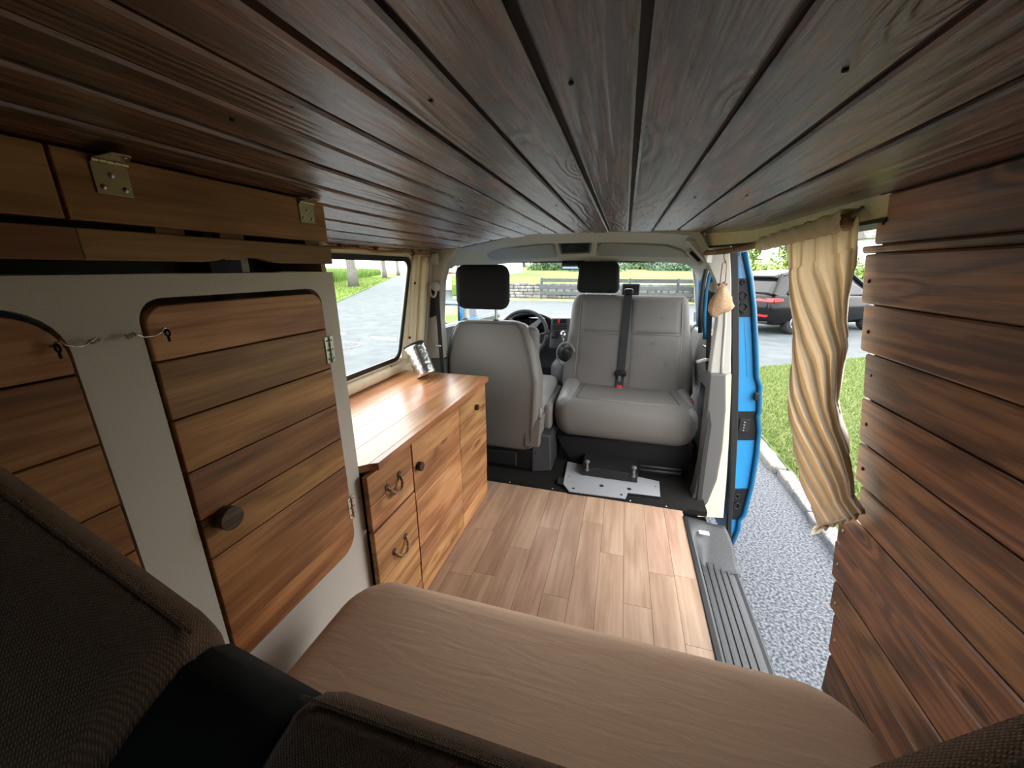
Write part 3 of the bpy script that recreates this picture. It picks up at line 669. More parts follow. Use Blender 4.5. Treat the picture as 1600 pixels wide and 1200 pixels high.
# ============================================================ STEP / DOOR SILL
sill = thing('door_step', 'black ribbed plastic entrance step in the sliding door opening', 'step', (.48, 1.4, -.1))
bm = nb(); ysl = [YB, 1.0, 1.4, 1.66]
prof = [(.372, .004), (.392, .004), (.402, -.004), (.418, -.075), (.425, -.088), (.565, -.098), (.580, -.094), (.590, -.110), (.592, -.2), (.372, -.2)]
prism(bm, [(x, .55, z) for x, z in prof], (0, 1.12, 0)); obj('tread', bm, 'step_plastic', sill, bevel=.003)
for k in range(5):
    x = .437 + k * .026; bm = nb(); z = -.088 - (x - .425) * .07
    prism(bm, [(x - .007, .56, z), (x - .004, .56, z + .005), (x + .004, .56, z + .005), (x + .007, .56, z)], (0, 1.05, 0)); obj('rib', bm, 'step_plastic', sill)
bm = nb(); la = [(.372, 1.60, .003), (.374, 1.66, .006), (.376, 1.74, .008), (.372, 1.83, .008)]
lb = [(.588, 1.60, -.098), (.588, 1.66, -.085), (.580, 1.72, -.035), (.55, 1.80, -.012)]
n = 8; A = []
def sfn(u, v):
    a = Vector((interp(v, [(0, .372), (1, .374)]), lerp(1.60, 1.83, v), .006)); y = lerp(1.58, 1.81, v)
    hi = interp(v, [(0, -.092), (.25, -.085), (.5, -.05), (.75, -.02), (1, -.004)])
    x = lerp(.374, interp(v, [(0, .59), (.5, .585), (1, .56)]), u)
    z = lerp(.006, hi, min(1, max(0, (u - .1) * (1.5 + 3 * (1 - v)))))
    return Vector((x, y - .02 * u * v, z))
bm = nb(); grid(bm, sfn, 14, 10); r = bmesh.ops.extrude_face_region(bm, geom=bm.faces[:]); bmesh.ops.translate(bm, verts=[e for e in r['geom'] if isinstance(e, bmesh.types.BMVert)], vec=(0, 0, -.05))
obj('end_cover', bm, 'step_plastic', sill, smooth=True)
bm = nb(); c = P(1100, 833, z=-.008); box(bm, c.x - .022, c.x + .022, c.y - .012, c.y + .012, c.z, c.z + .004); obj('label_plate', bm, 'white_label', sill)
bm = nb(); box(bm, .374, .392, .55, 1.80, .0035, .0065); obj('edge_strip', bm, 'black_rubber', sill, bevel=.001)
bm = nb(); strip(bm, [(.580, YB, -.14), (.590, YB, -.2), (.590, YB, -.36)], [(.580, 1.95, -.14), (.590, 1.95, -.2), (.590, 1.95, -.36)], (-.03, 0, 0)); struct('trim_4', bm, 'blue_paint')
bm = nb(); box(bm, -1.1, .57, YB, 3.7, -.26, -.22); struct('trim_5', bm, 'black_plastic')

# ============================================================ B PILLARS
def PL(pts, y, dy=0): return [P(px, py, y=y) + Vector((0, dy, 0)) for px, py in pts]
Lf = [(1074, 376), (1092, 396), (1108, 415), (1119, 440), (1123, 470), (1121, 505), (1117, 530), (1113, 560), (1110, 585)]
Rt = [(1140, 376), (1141, 396), (1142, 415), (1143, 440), (1143, 470), (1143, 505), (1143, 530), (1142, 560), (1142, 585)]
bpr = thing('pillar_trim', 'light grey and dark grey pillar trim beside the sliding door opening', 'pillar trim', (.45, 2.05, 0))
bm = nb(); strip(bm, PL(Lf, 2.03), PL(Rt, 2.03), (0, .07, 0)); obj('upper_cover', bm, 'trim_grey', bpr, bevel=.004)
mid = [((a[0] * .45 + b_[0] * .55), (a[1] + b_[1]) / 2) for a, b_ in zip(Lf, Rt)]
bm = nb(); tube(bm, PL(mid[3:], 2.028), .006, 6); obj('moulding', bm, 'trim_grey', bpr, smooth=True)
Ld = [(1110, 585), (1107, 620), (1101, 680), (1094, 730), (1085, 770), (1075, 795)]; Rd = [(1134, 585), (1134, 640), (1129, 700), (1120, 750), (1106, 784), (1084, 803)]
bm = nb(); strip(bm, PL(Ld, 2.0), PL(Rd, 2.0), (0, .10, 0)); obj('lower_cover', bm, 'trim_dark', bpr, bevel=.006)
Rc = [(1143, 585), (1141, 640), (1138, 700), (1135, 750), (1132, 785), (1130, 809)]
bm = nb(); strip(bm, PL(Rd[:-1] + [(1090, 807)], 2.045), PL(Rc, 2.045), (0, .06, 0)); struct('trim_6', bm, 'cream_paint')
S0 = [(1141, 380), (1141, 396), (1143, 480), (1144, 580), (1142, 680), (1141, 760), (1137, 812), (1136, 850)]; S1 = [(1156, 380), (1154, 396), (1155, 480), (1155, 580), (1153, 680), (1149, 760), (1144, 812), (1142, 858)]
bm = nb(); strip(bm, PL(S0, 2.06), PL(S1, 2.06), (0, .03, 0)); struct('trim_7', bm, 'black_rubber', bevel=.004)
bm = nb(); cc = P(1085, 401, y=2.25); b2 = rbox(-.055, .055, -.02, .02, -.016, .016, .014); bmesh.ops.rotate(b2, verts=b2.verts, cent=(0, 0, 0), matrix=Matrix.Rotation(.75, 3, 'Y')); bmesh.ops.translate(b2, verts=b2.verts, vec=cc)
lampr = obj('reading_lamp', b2, 'trim_grey', loc=cc, smooth=True, label='small slanted grey lamp fitting at the right end of the cab headliner', cat='lamp')
bm = nb(); b2 = rbox(-.035, .035, -.024, .0, -.008, .008, .006); bmesh.ops.rotate(b2, verts=b2.verts, cent=(0, 0, 0), matrix=Matrix.Rotation(.75, 3, 'Y')); bmesh.ops.translate(b2, verts=b2.verts, vec=cc); obj('lens', b2, 'black_plastic', lampr, smooth=True)
Ll = [(674, 386), (671, 420), (668, 450), (665, 500), (661, 560)]; Rl = [(714, 386), (697, 408), (689, 440), (687, 500), (693, 560)]
bpl = thing('pillar_trim', 'light grey pillar trim with belt slot behind the driver seat', 'pillar trim', (-1.0, 2.0, 0))
bm = nb(); strip(bm, PL(Ll, 1.98), PL(Rl, 1.98), (0, .07, 0)); obj('upper_cover', bm, 'trim_grey', bpl, bevel=.004)
bm = nb(); strip(bm, PL([(661, 561), (655, 600), (650, 660)], 1.98), PL([(693, 561), (697, 600), (700, 660)], 1.98), (0, .07, 0)); obj('lower_cover', bm, 'trim_dark', bpl, bevel=.004)
bm = nb(); prism(bm, PL([(674, 452), (671, 497), (682, 493), (683, 448)], 1.977), (0, .004, 0)); obj('belt_slot', bm, 'black_plastic', bpl)
bm = nb(); strip(bm, PL([(670, 386), (664, 470), (658, 560), (648, 660)], 1.965), PL([(675, 386), (669, 470), (663, 560), (654, 660)], 1.965), (0, .05, 0)); obj('edge_moulding', bm, 'trim_grey', bpl, bevel=.004)
bm = nb(); b2 = rbox(-.03, .03, -.015, .015, -.03, .03, .012); bmesh.ops.translate(b2, verts=b2.verts, vec=P(677, 404, y=1.95)); obj('rod_clip', b2, 'trim_grey', bpl, smooth=True)
# belts
def belt(name, label, px, ys, w, seed=0):
    t = thing(name, label, 'seat belt', P(px[-1][0], px[-1][1], y=ys[-1])); bm = nb(); pts = [P(a, b_, y=y) for (a, b_), y in zip(px, ys)]
    strip(bm, [p - Vector((w / 2, 0, 0)) for p in pts], [p + Vector((w / 2, .004, 0)) for p in pts], (0, .003, 0)); obj('webbing', bm, 'belt_web', t); return t
t = belt('seat_belt', 'black seat belt hanging from the left pillar behind the driver seat', [(682, 455), (685, 500), (688, 540), (692, 590), (694, 640)], [1.955] * 5, .022)
bm = nb(); c = P(681, 448, y=1.95); sphere(bm, c, .026, 3, (1, .5, 1)); obj('belt_guide', bm, 'trim_grey', t, smooth=True)
bm = nb(); tube(bm, [c + Vector((-.012 + .018 * math.cos(a), -.012, -.02 + .034 * math.sin(a))) for a in [k * 2 * PI / 14 for k in range(15)]], .006, 7); obj('guide_ring', bm, 'trim_grey', t, smooth=True)
bm = nb(); c = P(687, 540, y=1.95); b2 = rbox(c.x - .025, c.x + .012, c.y - .006, c.y + .004, c.z - .008, c.z + .006, .004); obj('tongue', b2, 'chrome', t)
t = belt('seat_belt', 'black seat belt running down the right pillar past the double seat', [(1115, 450), (1109, 500), (1106, 570), (1112, 640), (1103, 700), (1092, 788)], [2.12, 2.12, 2.12, 2.0, 1.99, 1.985], .022)
bm = nb(); c = P(1116, 448, y=2.10); sphere(bm, c, .026, 3, (1, .5, 1)); obj('belt_guide', bm, 'trim_grey', t, smooth=True)
bm = nb(); c = P(1104, 562, y=2.10)
b2 = rbox(-.05, .05, -.008, .008, -.008, .008, .005); bmesh.ops.rotate(b2, verts=b2.verts, cent=(0, 0, 0), matrix=Matrix.Rotation(-.35, 3, 'Y')); bmesh.ops.translate(b2, verts=b2.verts, vec=c); obj('tongue', b2, 'chrome', t)
# curtain rod on the right
bm = nb(); pr = [(.462, 1.07, 1.297), (.460, 1.35, 1.286), (.455, 1.6, 1.276), (.440, 1.78, 1.268), (.40, 1.90, 1.262), (.335, 1.985, 1.258)]
tube(bm, pr, [.011, .0115, .012, .012, .0125, .011], 12); rodr = obj('curtain_rod', bm, 'rod_wood', loc=(.45, 1.5, 1.29), smooth=True, label='brown wooden curtain rod over the sliding door opening', cat='rod')
for p_ in pr[0:5:4]: bm = nb(); cyl(bm, p_, (p_[0] + .02, p_[1], p_[2] + .02), .005); obj('bracket', bm, 'steel', rodr)

# ============================================================ CURTAIN
LB = [(376, 1229), (420, 1232), (470, 1235), (520, 1240), (575, 1236), (620, 1231), (660, 1234), (700, 1242), (740, 1250), (775, 1262), (800, 1272), (824, 1278)]
RB = [(338, 1344), (420, 1336), (470, 1325), (500, 1322), (540, 1326), (575, 1318), (620, 1310), (660, 1314), (700, 1326), (740, 1333), (770, 1334), (800, 1352)]
def cfun(u, v):
    py0 = interp(v, [(0, 376), (1, 824)]); py1 = interp(v, [(0, 338), (1, 800)])
    # draw left/right rows
    lx = interp(py0, LB); rx = interp(py1, RB)
    us = .5 - .5 * math.cos(PI * (u * .86 + .07)); us = (us - .012) / .976 if v > .1 else us * (v / .1) + u * (1 - v / .1) if False else lerp(u, us, min(1, v / .25))
    px = lerp(lx, rx, us); py = lerp(py0, py1, us)
    tw = max(0, v - .14) ** 1.15
    ph = 2 * PI * (u * 5.6 - tw * 7.6 * (1 - .25 * u) + .30 * math.sin(3.1 * v + 5 * u))
    sp_ = math.sin(ph); f = (abs(sp_) ** .7) * (1 if sp_ > 0 else -1) + .30 * math.sin(2 * ph + 1.3 + 2 * v) + .45 * math.sin(ph * .37 + 2.0 + 3 * v) + .16 * math.sin(3.1 * ph)
    amp = interp(v, [(0, .006), (.06, .009), (.2, .015), (.5, .021), (.8, .021), (1, .010)])
    bulge = .045 * math.sin(PI * u) * min(1, v * 3)
    xpl = interp(v, [(0, .475), (.5, .50), (.85, .53), (1, .55)]) + .03 * math.sin(PI * u) * 0
    p = P(px, py, x=xpl)
    nrm = (Vector((0, 0, CAM_Z)) - p).normalized()
    nrm = Vector((nrm.x, nrm.y, 0)).normalized()
    return p + nrm * (amp * f + bulge * .5) + Vector((0, 0, .004 * math.sin(ph * .5) * v))
bm = nb(); grid(bm, cfun, 150, 150)
cur = obj('curtain', bm, 'curtain_cloth', loc=(.5, 1.3, 1.28), smooth=True, label='cream cloth curtain twisted and tucked in beside the plank wall', cat='curtain', recalc=False)
md = cur.modifiers.new('thick', 'SOLIDIFY'); md.thickness = .002
# gathered heading sleeve round the rod
def hfun(u, v):
    y = lerp(1.075, 1.62, u); x = interp(y, [(q_[1], q_[0]) for q_ in pr]); z = interp(y, [(q_[1], q_[2]) for q_ in pr])
    a = 2 * PI * v; r = .0160 + .0048 * abs(math.sin(PI * u * 21 + 1.9 * math.sin(a + 9 * u))) ** .6 + .0020 * math.sin(41 * u + 3 * a) - .002
    r *= (1 + .15 * max(0, -math.sin(a)))
    return Vector((x + r * math.cos(a), y, z + r * 1.15 * math.sin(a)))
bm = nb(); V = [[bm.verts.new(hfun(i / 110, j / 20)) for i in range(111)] for j in range(20)]
for j in range(20):
    for i in range(110): bm.faces.new((V[j][i], V[j][i + 1], V[(j + 1) % 20][i + 1], V[(j + 1) % 20][i]))
obj('heading_sleeve', bm, 'curtain_cloth', cur, smooth=True)
# tail tucked behind the board edge
bm = nb()
def tfun(u, v):
    a = P(lerp(1272, 1352, u), lerp(822, 797, u) , x=.55); k = math.sin(PI * u)
    return a + Vector((-.010 * math.sin(PI * v) - .012 * k * math.sin(PI * v), -.03 * v * (1 - u), -.016 * math.sin(v * PI) * (1 - .4 * u) + .012 * v * math.sin(7 * u)))
grid(bm, tfun, 30, 12); obj('hem', bm, 'curtain_cloth', cur, smooth=True, recalc=False)
# knit pouch
bag = thing('pouch', 'small beige knitted pouch hanging by its string on the right pillar', 'pouch', P(1126, 498, y=1.93))
cb = P(1126, 482, y=1.93); zt = P(1129, 445, y=1.93)
bm = nb(); rings = []
for k in range(13):
    t_ = k / 12; c = cb.lerp(zt, (t_ * 1.25 - .25)) if True else cb; w = interp(t_, [(0, .022), (.08, .043), (.25, .052), (.5, .043), (.75, .026), (.9, .014), (1, .020)])
    rings.append([c + Vector((w * math.cos(a) * (1 + .08 * math.sin(5 * a + k)), w * .6 * math.sin(a) * (1 + .1 * math.sin(7 * a)), .006 * math.sin(3 * a) + .014 * math.cos(a) * (1 - t_))) for a in [2 * PI * q_ / 22 for q_ in range(22)]])
loft(bm, rings); obj('body', bm, 'bag_knit', bag, smooth=True)
bm = nb(); a0 = P(1129, 448, y=1.93); a1 = P(1131, 415, y=1.925); a2 = P(1130, 390, y=1.925)
tube(bm, [a0 + Vector((-.012, 0, 0)), a1 + Vector((-.006, 0, .01)), a1 + Vector((.004, -.004, .02)), a1 + Vector((.012, 0, .0)), a0 + Vector((.010, 0, 0))], .0028, 6); tube(bm, [a1 + Vector((.004, 0, .01)), a2], .003, 6)
obj('string', bm, 'bag_knit', bag, smooth=True)

# ============================================================ CAB HEADLINER, VISORS
def zh(y): return interp(y, [(1.96, 1.356), (2.1, 1.342), (2.24, 1.324), (2.30, 1.342), (2.5, 1.345), (2.68, 1.305), (2.80, 1.243)])
def hl(u, v):
    y = lerp(1.955, 2.80, v); x0 = -1.03; x1 = interp(y, [(1.95, .345), (2.05, .40), (2.3, .44), (2.8, .47)])
    x = lerp(x0, x1, u); t_ = abs(2 * u - 1); y -= .03 * (1 - t_ ** 2) * (1 - v) - .02
    return Vector((x, y, zh(y) - .035 * t_ ** 3 - .10 * max(0, t_ - .86) / .14 * max(0, t_ - .86) / .14))
bm = nb(); grid(bm, hl, 48, 34); r = bmesh.ops.extrude_face_region(bm, geom=bm.faces[:]); bmesh.ops.translate(bm, verts=[e for e in r['geom'] if isinstance(e, bmesh.types.BMVert)], vec=(0, 0, .05))
head = struct('ceiling_cab', bm, 'trim_grey', smooth=True)
md = head.modifiers.new('e', 'EDGE_SPLIT')
def visor(pts, label):
    bm = nb(); fr = [P(a, b_, y=2.47 + .25 * (b_ - 380) / 24) for a, b_ in pts]; prism(bm, fr, (0, .006, .016)); return obj('sun_visor', bm, 'visor_grey', loc=fr[0], bevel=.004, label=label, cat='sun visor')
visor([(747, 403), (753, 395), (776, 389.5), (835, 384.5), (860, 383), (866, 386), (869, 402), (748, 408)], 'grey sun visor above the driver side of the windscreen, left of the console')
visor([(936, 400), (934, 385), (940, 381), (970, 382), (1041, 385), (1066, 393), (1077, 403)], 'grey sun visor above the double seat, right of the overhead console')
con = thing('overhead_console', 'light grey overhead console with a dark glossy screen', 'console', P(900, 390, y=2.42))
bm = nb(); prism(bm, [P(867, 377, y=2.40), P(933, 375, y=2.40), P(930, 401, y=2.46), P(873, 403, y=2.46)], (0, .06, .01)); obj('housing', bm, 'trim_grey', con, bevel=.008)
bm = nb(); prism(bm, [P(872, 380, y=2.398), P(925, 378.5, y=2.398), P(922, 396, y=2.44), P(877, 397.5, y=2.44)], (0, .004, .001)); obj('bezel', bm, 'trim_dark', con, bevel=.001)
bm = nb(); prism(bm, [P(876, 382, y=2.394), P(921, 380.5, y=2.394), P(919, 393.5, y=2.43), P(880, 395, y=2.43)], (0, .003, .001)); obj('screen', bm, 'screen_black', con)
# windscreen and rear-view mirror
wsT = [Vector((lerp(-.95, .46, k / 12), 2.81 + .10 * math.sin(PI * k / 12), 1.245)) for k in range(13)]; wsB = [Vector((lerp(-1.02, .56, k / 12), 3.30 + .18 * math.sin(PI * k / 12), .80)) for k in range(13)]
bm = nb(); a = [bm.verts.new(p) for p in wsT]; b_ = [bm.verts.new(p) for p in wsB]
for k in range(12): bm.faces.new((a[k], a[k + 1], b_[k + 1], b_[k]))
struct('window_2', bm, 'window_glass', smooth=True)
bm = nb(); tube(bm, wsT, .014, 8); struct('trim_8', bm, 'black_rubber')
mir = thing('rear_view_mirror', 'interior rear view mirror at the top of the windscreen', 'mirror', P(895, 415, y=2.80))
c = P(896, 414, y=2.80); b2 = rbox(c.x - .085, c.x + .085, c.y, c.y + .03, c.z - .032, c.z + .032, .014); obj('housing', b2, 'black_plastic', mir, smooth=True)
bm = nb(); box(bm, c.x - .076, c.x + .076, c.y - .003, c.y - .001, c.z - .025, c.z + .025); bmesh.ops.rotate(bm, verts=bm.verts, cent=c, matrix=Matrix.Rotation(.10, 3, 'Z')); obj('mirror_glass', bm, 'mirror', mir)
bm = nb(); cyl(bm, (c.x, c.y + .02, c.z + .02), (c.x, c.y + .07, c.z + .06), .01); obj('stalk', bm, 'black_plastic', mir)
# A pillars
for nm, a0, a1, w in (('trim_9', (1093, 398), (1099, 570), .075), ('trim_10', (728, 400), (740, 505), .07)):
    bm = nb(); p0 = P(*a0, y=2.80); p1 = P(*a1, y=3.22); pts0 = []; 
    la = []; lb_ = []
    for k in range(9):
        q_ = p0.lerp(p1, k / 8); ww = w * (1 + .5 * max(0, .2 - k / 8) / .2); la.append(q_ - Vector((ww / 2, 0, 0))); lb_.append(q_ + Vector((ww / 2, 0, 0)))
    strip(bm, la, lb_, (0, .06, .02)); ap = struct(nm, bm, 'trim_grey', bevel=.008)
    if nm == 'trim_9':
        bm = nb()
        for k in range(4):
            q_ = P(1085 + k * 2.4, 488, y=2.97); r_ = P(1085 + k * 2.4, 503, y=3.0); tube(bm, [q_, r_], .003, 6)
        obj('slots', bm, 'seam_dark', ap)
# door aperture flange with rubber seals, right side
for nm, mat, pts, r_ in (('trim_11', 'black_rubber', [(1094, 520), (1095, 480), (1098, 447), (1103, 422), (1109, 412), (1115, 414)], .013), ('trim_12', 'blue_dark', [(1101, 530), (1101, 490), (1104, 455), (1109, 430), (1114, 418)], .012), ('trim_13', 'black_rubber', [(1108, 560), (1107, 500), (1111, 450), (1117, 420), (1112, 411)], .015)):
    bm = nb(); tube(bm, [P(a, b_, y=2.62) for a, b_ in pts], r_, 10); struct(nm, bm, mat, smooth=True)
bm = nb(); box(bm, .50, .56, 2.10, 3.4, -.03, .16); struct('trim_16', bm, 'dash_dark')
# driver side front window band and body
bm = nb(); tube(bm, [(-1.06, 2.03, 1.235), (-1.05, 2.5, 1.235), (-1.04, 2.78, 1.215), (-1.07, 3.15, .93)], .022, 8); struct('trim_14', bm, 'black_rubber', smooth=True)
bm = nb(); strip(bm, [(-1.10, 2.03, -.35), (-1.14, 2.03, .5), (-1.10, 2.03, .84)], [(-1.10, 3.4, -.35), (-1.14, 3.4, .5), (-1.10, 3.4, .80)], (-.05, 0, 0)); struct('door_1', bm, 'blue_paint')
bm = nb(); strip(bm, [(-1.055, 2.03, .0), (-1.08, 2.03, .5), (-1.06, 2.03, .84)], [(-1.055, 3.3, .0), (-1.08, 3.3, .5), (-1.06, 3.3, .80)], (-.03, 0, 0)); struct('trim_15', bm, 'dash_grey')
bm = nb(); prism(bm, [(-1.08, 2.05, .83), (-1.08, 3.15, .81), (-1.04, 2.80, 1.21), (-1.04, 2.05, 1.225)], (-.003, 0, 0)); struct('window_3', bm, 'window_glass')
t = thing('wing_mirror', 'blue exterior mirror seen through the driver window', 'mirror', P(703, 492, x=-1.30))
c = P(703, 491, x=-1.30); bm = rbox(c.x - .10, c.x + .09, c.y + .01, c.y + .10, c.z - .09, c.z + .09, .03); obj('housing', bm, 'blue_paint', t, smooth=True)
bm = rbox(c.x - .088, c.x + .078, c.y, c.y + .014, c.z - .078, c.z + .078, .006); obj('rim', bm, 'black_plastic', t)
bm = nb(); box(bm, c.x - .078, c.x + .068, c.y - .003, c.y - .001, c.z - .068, c.z + .068); obj('mirror_glass', bm, 'mirror', t)

# ============================================================ PASSENGER DOOR, SLIGHTLY OPEN
OUT = [(393, 1164), (435, 1173), (480, 1178), (533, 1181), (589, 1183), (603, 1187.5), (643, 1186.5), (650, 1184), (673, 1186), (711, 1182.5), (757, 1175), (804, 1163), (813, 1155), (827, 1154), (853, 1142)]
INN = [(393, 1152), (496, 1154), (645, 1153), (762, 1146), (813, 1139), (853, 1138)]
YD = 2.12
door = thing('front_door', 'blue passenger door standing ajar, edge-on with black latch panels', 'car door', (.66, 2.15, -.35))
rows = [r_[0] for r_ in OUT]
inn = [P(interp(r_, INN), r_, y=YD) for r_ in rows]; out = [P(interp(r_, OUT) - 3, r_, y=YD) for r_ in rows]
ext = Vector((-.075, .90, 0))
iz = [i for i, p in enumerate(inn) if p.z < .82]
bm = nb(); strip(bm, [inn[i] for i in iz], [out[i] for i in iz], ext); obj('shell', bm, 'blue_paint', door)
bm = nb(); k0 = iz[0]; strip(bm, inn[:k0 + 1], out[:k0 + 1], ext * .07); obj('window_frame', bm, 'blue_paint', door)
bm = nb(); tube(bm, [inn[0].lerp(out[0], .5), inn[0].lerp(out[0], .5) + ext * .7, inn[k0].lerp(out[k0], .5) + ext * 1.02], .022, 8); obj('window_frame', bm, 'blue_paint', door, smooth=True)
bm = nb(); prism(bm, [inn[0].lerp(out[0], .5), inn[0].lerp(out[0], .5) + ext * .7, inn[k0].lerp(out[k0], .5) + ext, inn[k0].lerp(out[k0], .5)], (.003, 0, 0)); obj('window_glass', bm, 'window_glass', door)
# outer skin rim, dark blue
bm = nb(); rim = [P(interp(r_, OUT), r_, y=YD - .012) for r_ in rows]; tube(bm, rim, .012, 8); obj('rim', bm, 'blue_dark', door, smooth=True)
def latch_panel(r0, r1, wfrac=1.):
    rr = [lerp(r0, r1, k / 4) for k in range(5)]; bm = nb()
    strip(bm, [P(interp(r_, INN), r_, y=YD - .006) for r_ in rr], [P(interp(r_, OUT) - 5, r_, y=YD - .006) for r_ in rr], (0, .006, 0)); return obj('latch_panel', bm, 'black_plastic', door, bevel=.002)
lp = latch_panel(435, 495); bm = nb()
for r_, rad in ((441, .010), (462, .018), (480, .020), (488, .006)):
    c = P(1161, r_, y=YD - .008); tube(bm, [c + Vector((rad * .8 * math.cos(a), -.002, rad * math.sin(a))) for a in [k * 2 * PI / 14 for k in range(15)]], .0035, 6)
obj('latch', bm, 'black_rubber', lp, smooth=True)
lp = latch_panel(643, 688); c = P(1162, 665, y=YD - .008)
bm = nb(); box(bm, c.x - .022, c.x + .026, c.y - .004, c.y + .002, c.z - .035, c.z + .040); obj('latch', bm, 'black_rubber', lp, bevel=.003)
bm = nb()
for k in range(4): cyl(bm, (c.x, c.y - .004, c.z - .024 + k * .015), (c.x, c.y - .008, c.z - .024 + k * .015), .004, n=8)
obj('contacts', bm, 'steel', lp)
lp = latch_panel(764, 812); bm = nb()
for r_, rad in ((775, .014), (790, .018)):
    c = P(1151, r_, y=YD - .008); tube(bm, [c + Vector((rad * .8 * math.cos(a), -.002, rad * math.sin(a))) for a in [k * 2 * PI / 14 for k in range(15)]], .005, 6)
obj('latch', bm, 'black_rubber', lp, smooth=True)
c = P(1181, 619, y=YD - .02); bm = rbox(c.x - .010, c.x + .012, c.y - .01, c.y + .004, c.z - .022, c.z + .022, .006); obj('handle_recess', bm, 'black_plastic', door, smooth=True)
# inner trim of that door
bm = nb(); q0 = [Vector((.575, 2.22, z)) for z in (.05, .35, .60, .80)]; q1 = [p + ext * .9 for p in q0]
strip(bm, [p + Vector((dx, 0, 0)) for p, dx in zip(q0, (.0, -.02, -.05, -.015))], [p + Vector((dx, 0, 0)) for p, dx in zip(q1, (.0, -.02, -.05, -.015))], (.04, 0, 0)); tr = obj('door_trim', bm, 'seat_vinyl', door, bevel=.02, segs=3)
bm = nb(); tube(bm, [(.53, 2.45, .72), (.51, 2.47, .735), (.50, 2.55, .735), (.52, 2.58, .72)], .008, 8); obj('pull_handle', bm, 'chrome', tr, smooth=True)
bm = nb(); prism(bm, [(.535, 2.30, .30), (.535, 2.62, .34), (.52, 2.60, .52), (.525, 2.34, .50)], (-.012, 0, 0)); obj('pocket', bm, 'black_plastic', tr, bevel=.004)

# ============================================================ DRIVER SEAT
ds = thing('driver_seat', 'grey driver seat seen from behind, black headrest', 'car seat', (-.72, 2.25, 0))
tab = [(.145, -.955, -.475), (.16, -.975, -.445), (.22, -.985, -.425), (.40, -.995, -.412), (.57, -1.0, -.412), (.70, -.995, -.442), (.80, -.985, -.478), (.86, -.965, -.505), (.885, -.945, -.53), (.90, -.90, -.575)]
bm = nb(); rings = []
for z, a, b_ in tab:
    yb = interp(z, [(.14, 2.02), (.4, 1.99), (.7, 2.02), (.9, 2.09)]); th = interp(z, [(.14, .10), (.5, .15), (.86, .13), (.90, .07)])
    rings.append(rrect(a, b_, yb, yb + th, z, .045, 6))
loft(bm, rings); bk = obj('backrest', bm, 'seat_shell', ds, smooth=True)
bm = nb(); side = [Vector((b_ - .035, interp(z, [(.14, 2.015), (.4, 1.986), (.7, 2.016), (.9, 2.085)]) - .001, z)) for z, a, b_ in tab[1:-1]]; top_ = [Vector((lerp(-.56, -.91, k / 6), 2.085, .888)) for k in range(7)]; side2 = [Vector((a + .02, interp(z, [(.14, 2.015), (.4, 1.986), (.7, 2.016), (.9, 2.085)]), z)) for z, a, b_ in tab[1:-2]][::-1]
tube(bm, side + top_ + side2, .0028, 6); obj('seam', bm, 'seam_dark', bk, smooth=True)
bm = nb(); b2 = rbox(-.99, -.45, 2.10, 2.20, .25, .87, .045); obj('backrest_cushion', b2, 'seat_grey', ds, smooth=True)
bm = rbox(-.955, -.63, 2.09, 2.205, .962, 1.213, .05, 6)
for v in bm.verts:
    v.co.x += .02 * (v.co.z - 1.09) * 0; k = (v.co.z - .962) / .25; s = 1 - .10 * max(0, .35 - k) - .08 * max(0, k - .6); v.co.x = -.79 + (v.co.x + .79) * s
obj('headrest', bm, 'headrest_cloth', ds, smooth=True)
for px in (726, 775):
    c = P(px, 492, y=2.14); bm = nb(); cyl(bm, (c.x, 2.14, .88), (c.x, 2.14, .99), .0085, n=12); po = obj('headrest_post', bm, 'chrome', ds, smooth=False)
    bm = nb(); lathe(bm, (c.x, 2.14, .888), (0, 0, 1), [(0, .022), (.012, .02), (.018, .013)], 16); obj('collar', bm, 'trim_dark', po, smooth=True)
bm = rbox(-.98, -.40, 2.12, 2.62, .30, .47, .055, 5); obj('seat_cushion', bm, 'seat_vinyl', ds, smooth=True)
bm = rbox(-.425, -.365, 2.14, 2.60, .24, .40, .02, 3); obj('side_cover', bm, 'seat_shell', ds, smooth=True)
bm = nb(); strip(bm, PL([(818, 660), (819, 698)], 2.005), PL([(846, 655), (842, 700)], 2.005), (0, .12, 0)); obj('hinge_cover', bm, 'seat_shell', ds, bevel=.008)
c = P(843, 645, y=2.03); bm = nb(); cyl(bm, c - Vector((0, 0, .035)), c + Vector((0, 0, .03)), .018, .014, 16); obj('adjuster', bm, 'seat_vinyl', ds, smooth=True)
bm = nb(); box(bm, -.99, -.42, 2.03, 2.55, -.002, .155); sb = obj('seat_box', bm, 'black_plastic', ds, bevel=.02)
bm = nb(); box(bm, -.97, -.44, 2.06, 2.5, .155, .27); obj('seat_frame', bm, 'black_rubber', ds, bevel=.01)
bm = rbox(-.90, -.55, 2.018, 2.034, .03, .12, .01, 3); obj('recess_panel', bm, 'black_rubber', sb)
bm = nb(); strip(bm, [(-.46, 2.03, .26), (-.455, 2.02, .002)], [(-.35, 2.06, .24), (-.34, 2.06, .002)], (0, .4, 0)); obj('floor_cover', bm, 'dash_dark', ds, bevel=.01)

# ============================================================ DOUBLE SEAT (faces the living space)
db = thing('double_seat', 'grey fabric double passenger seat turned to face the living space', 'car seat', (.05, 2.4, 0))
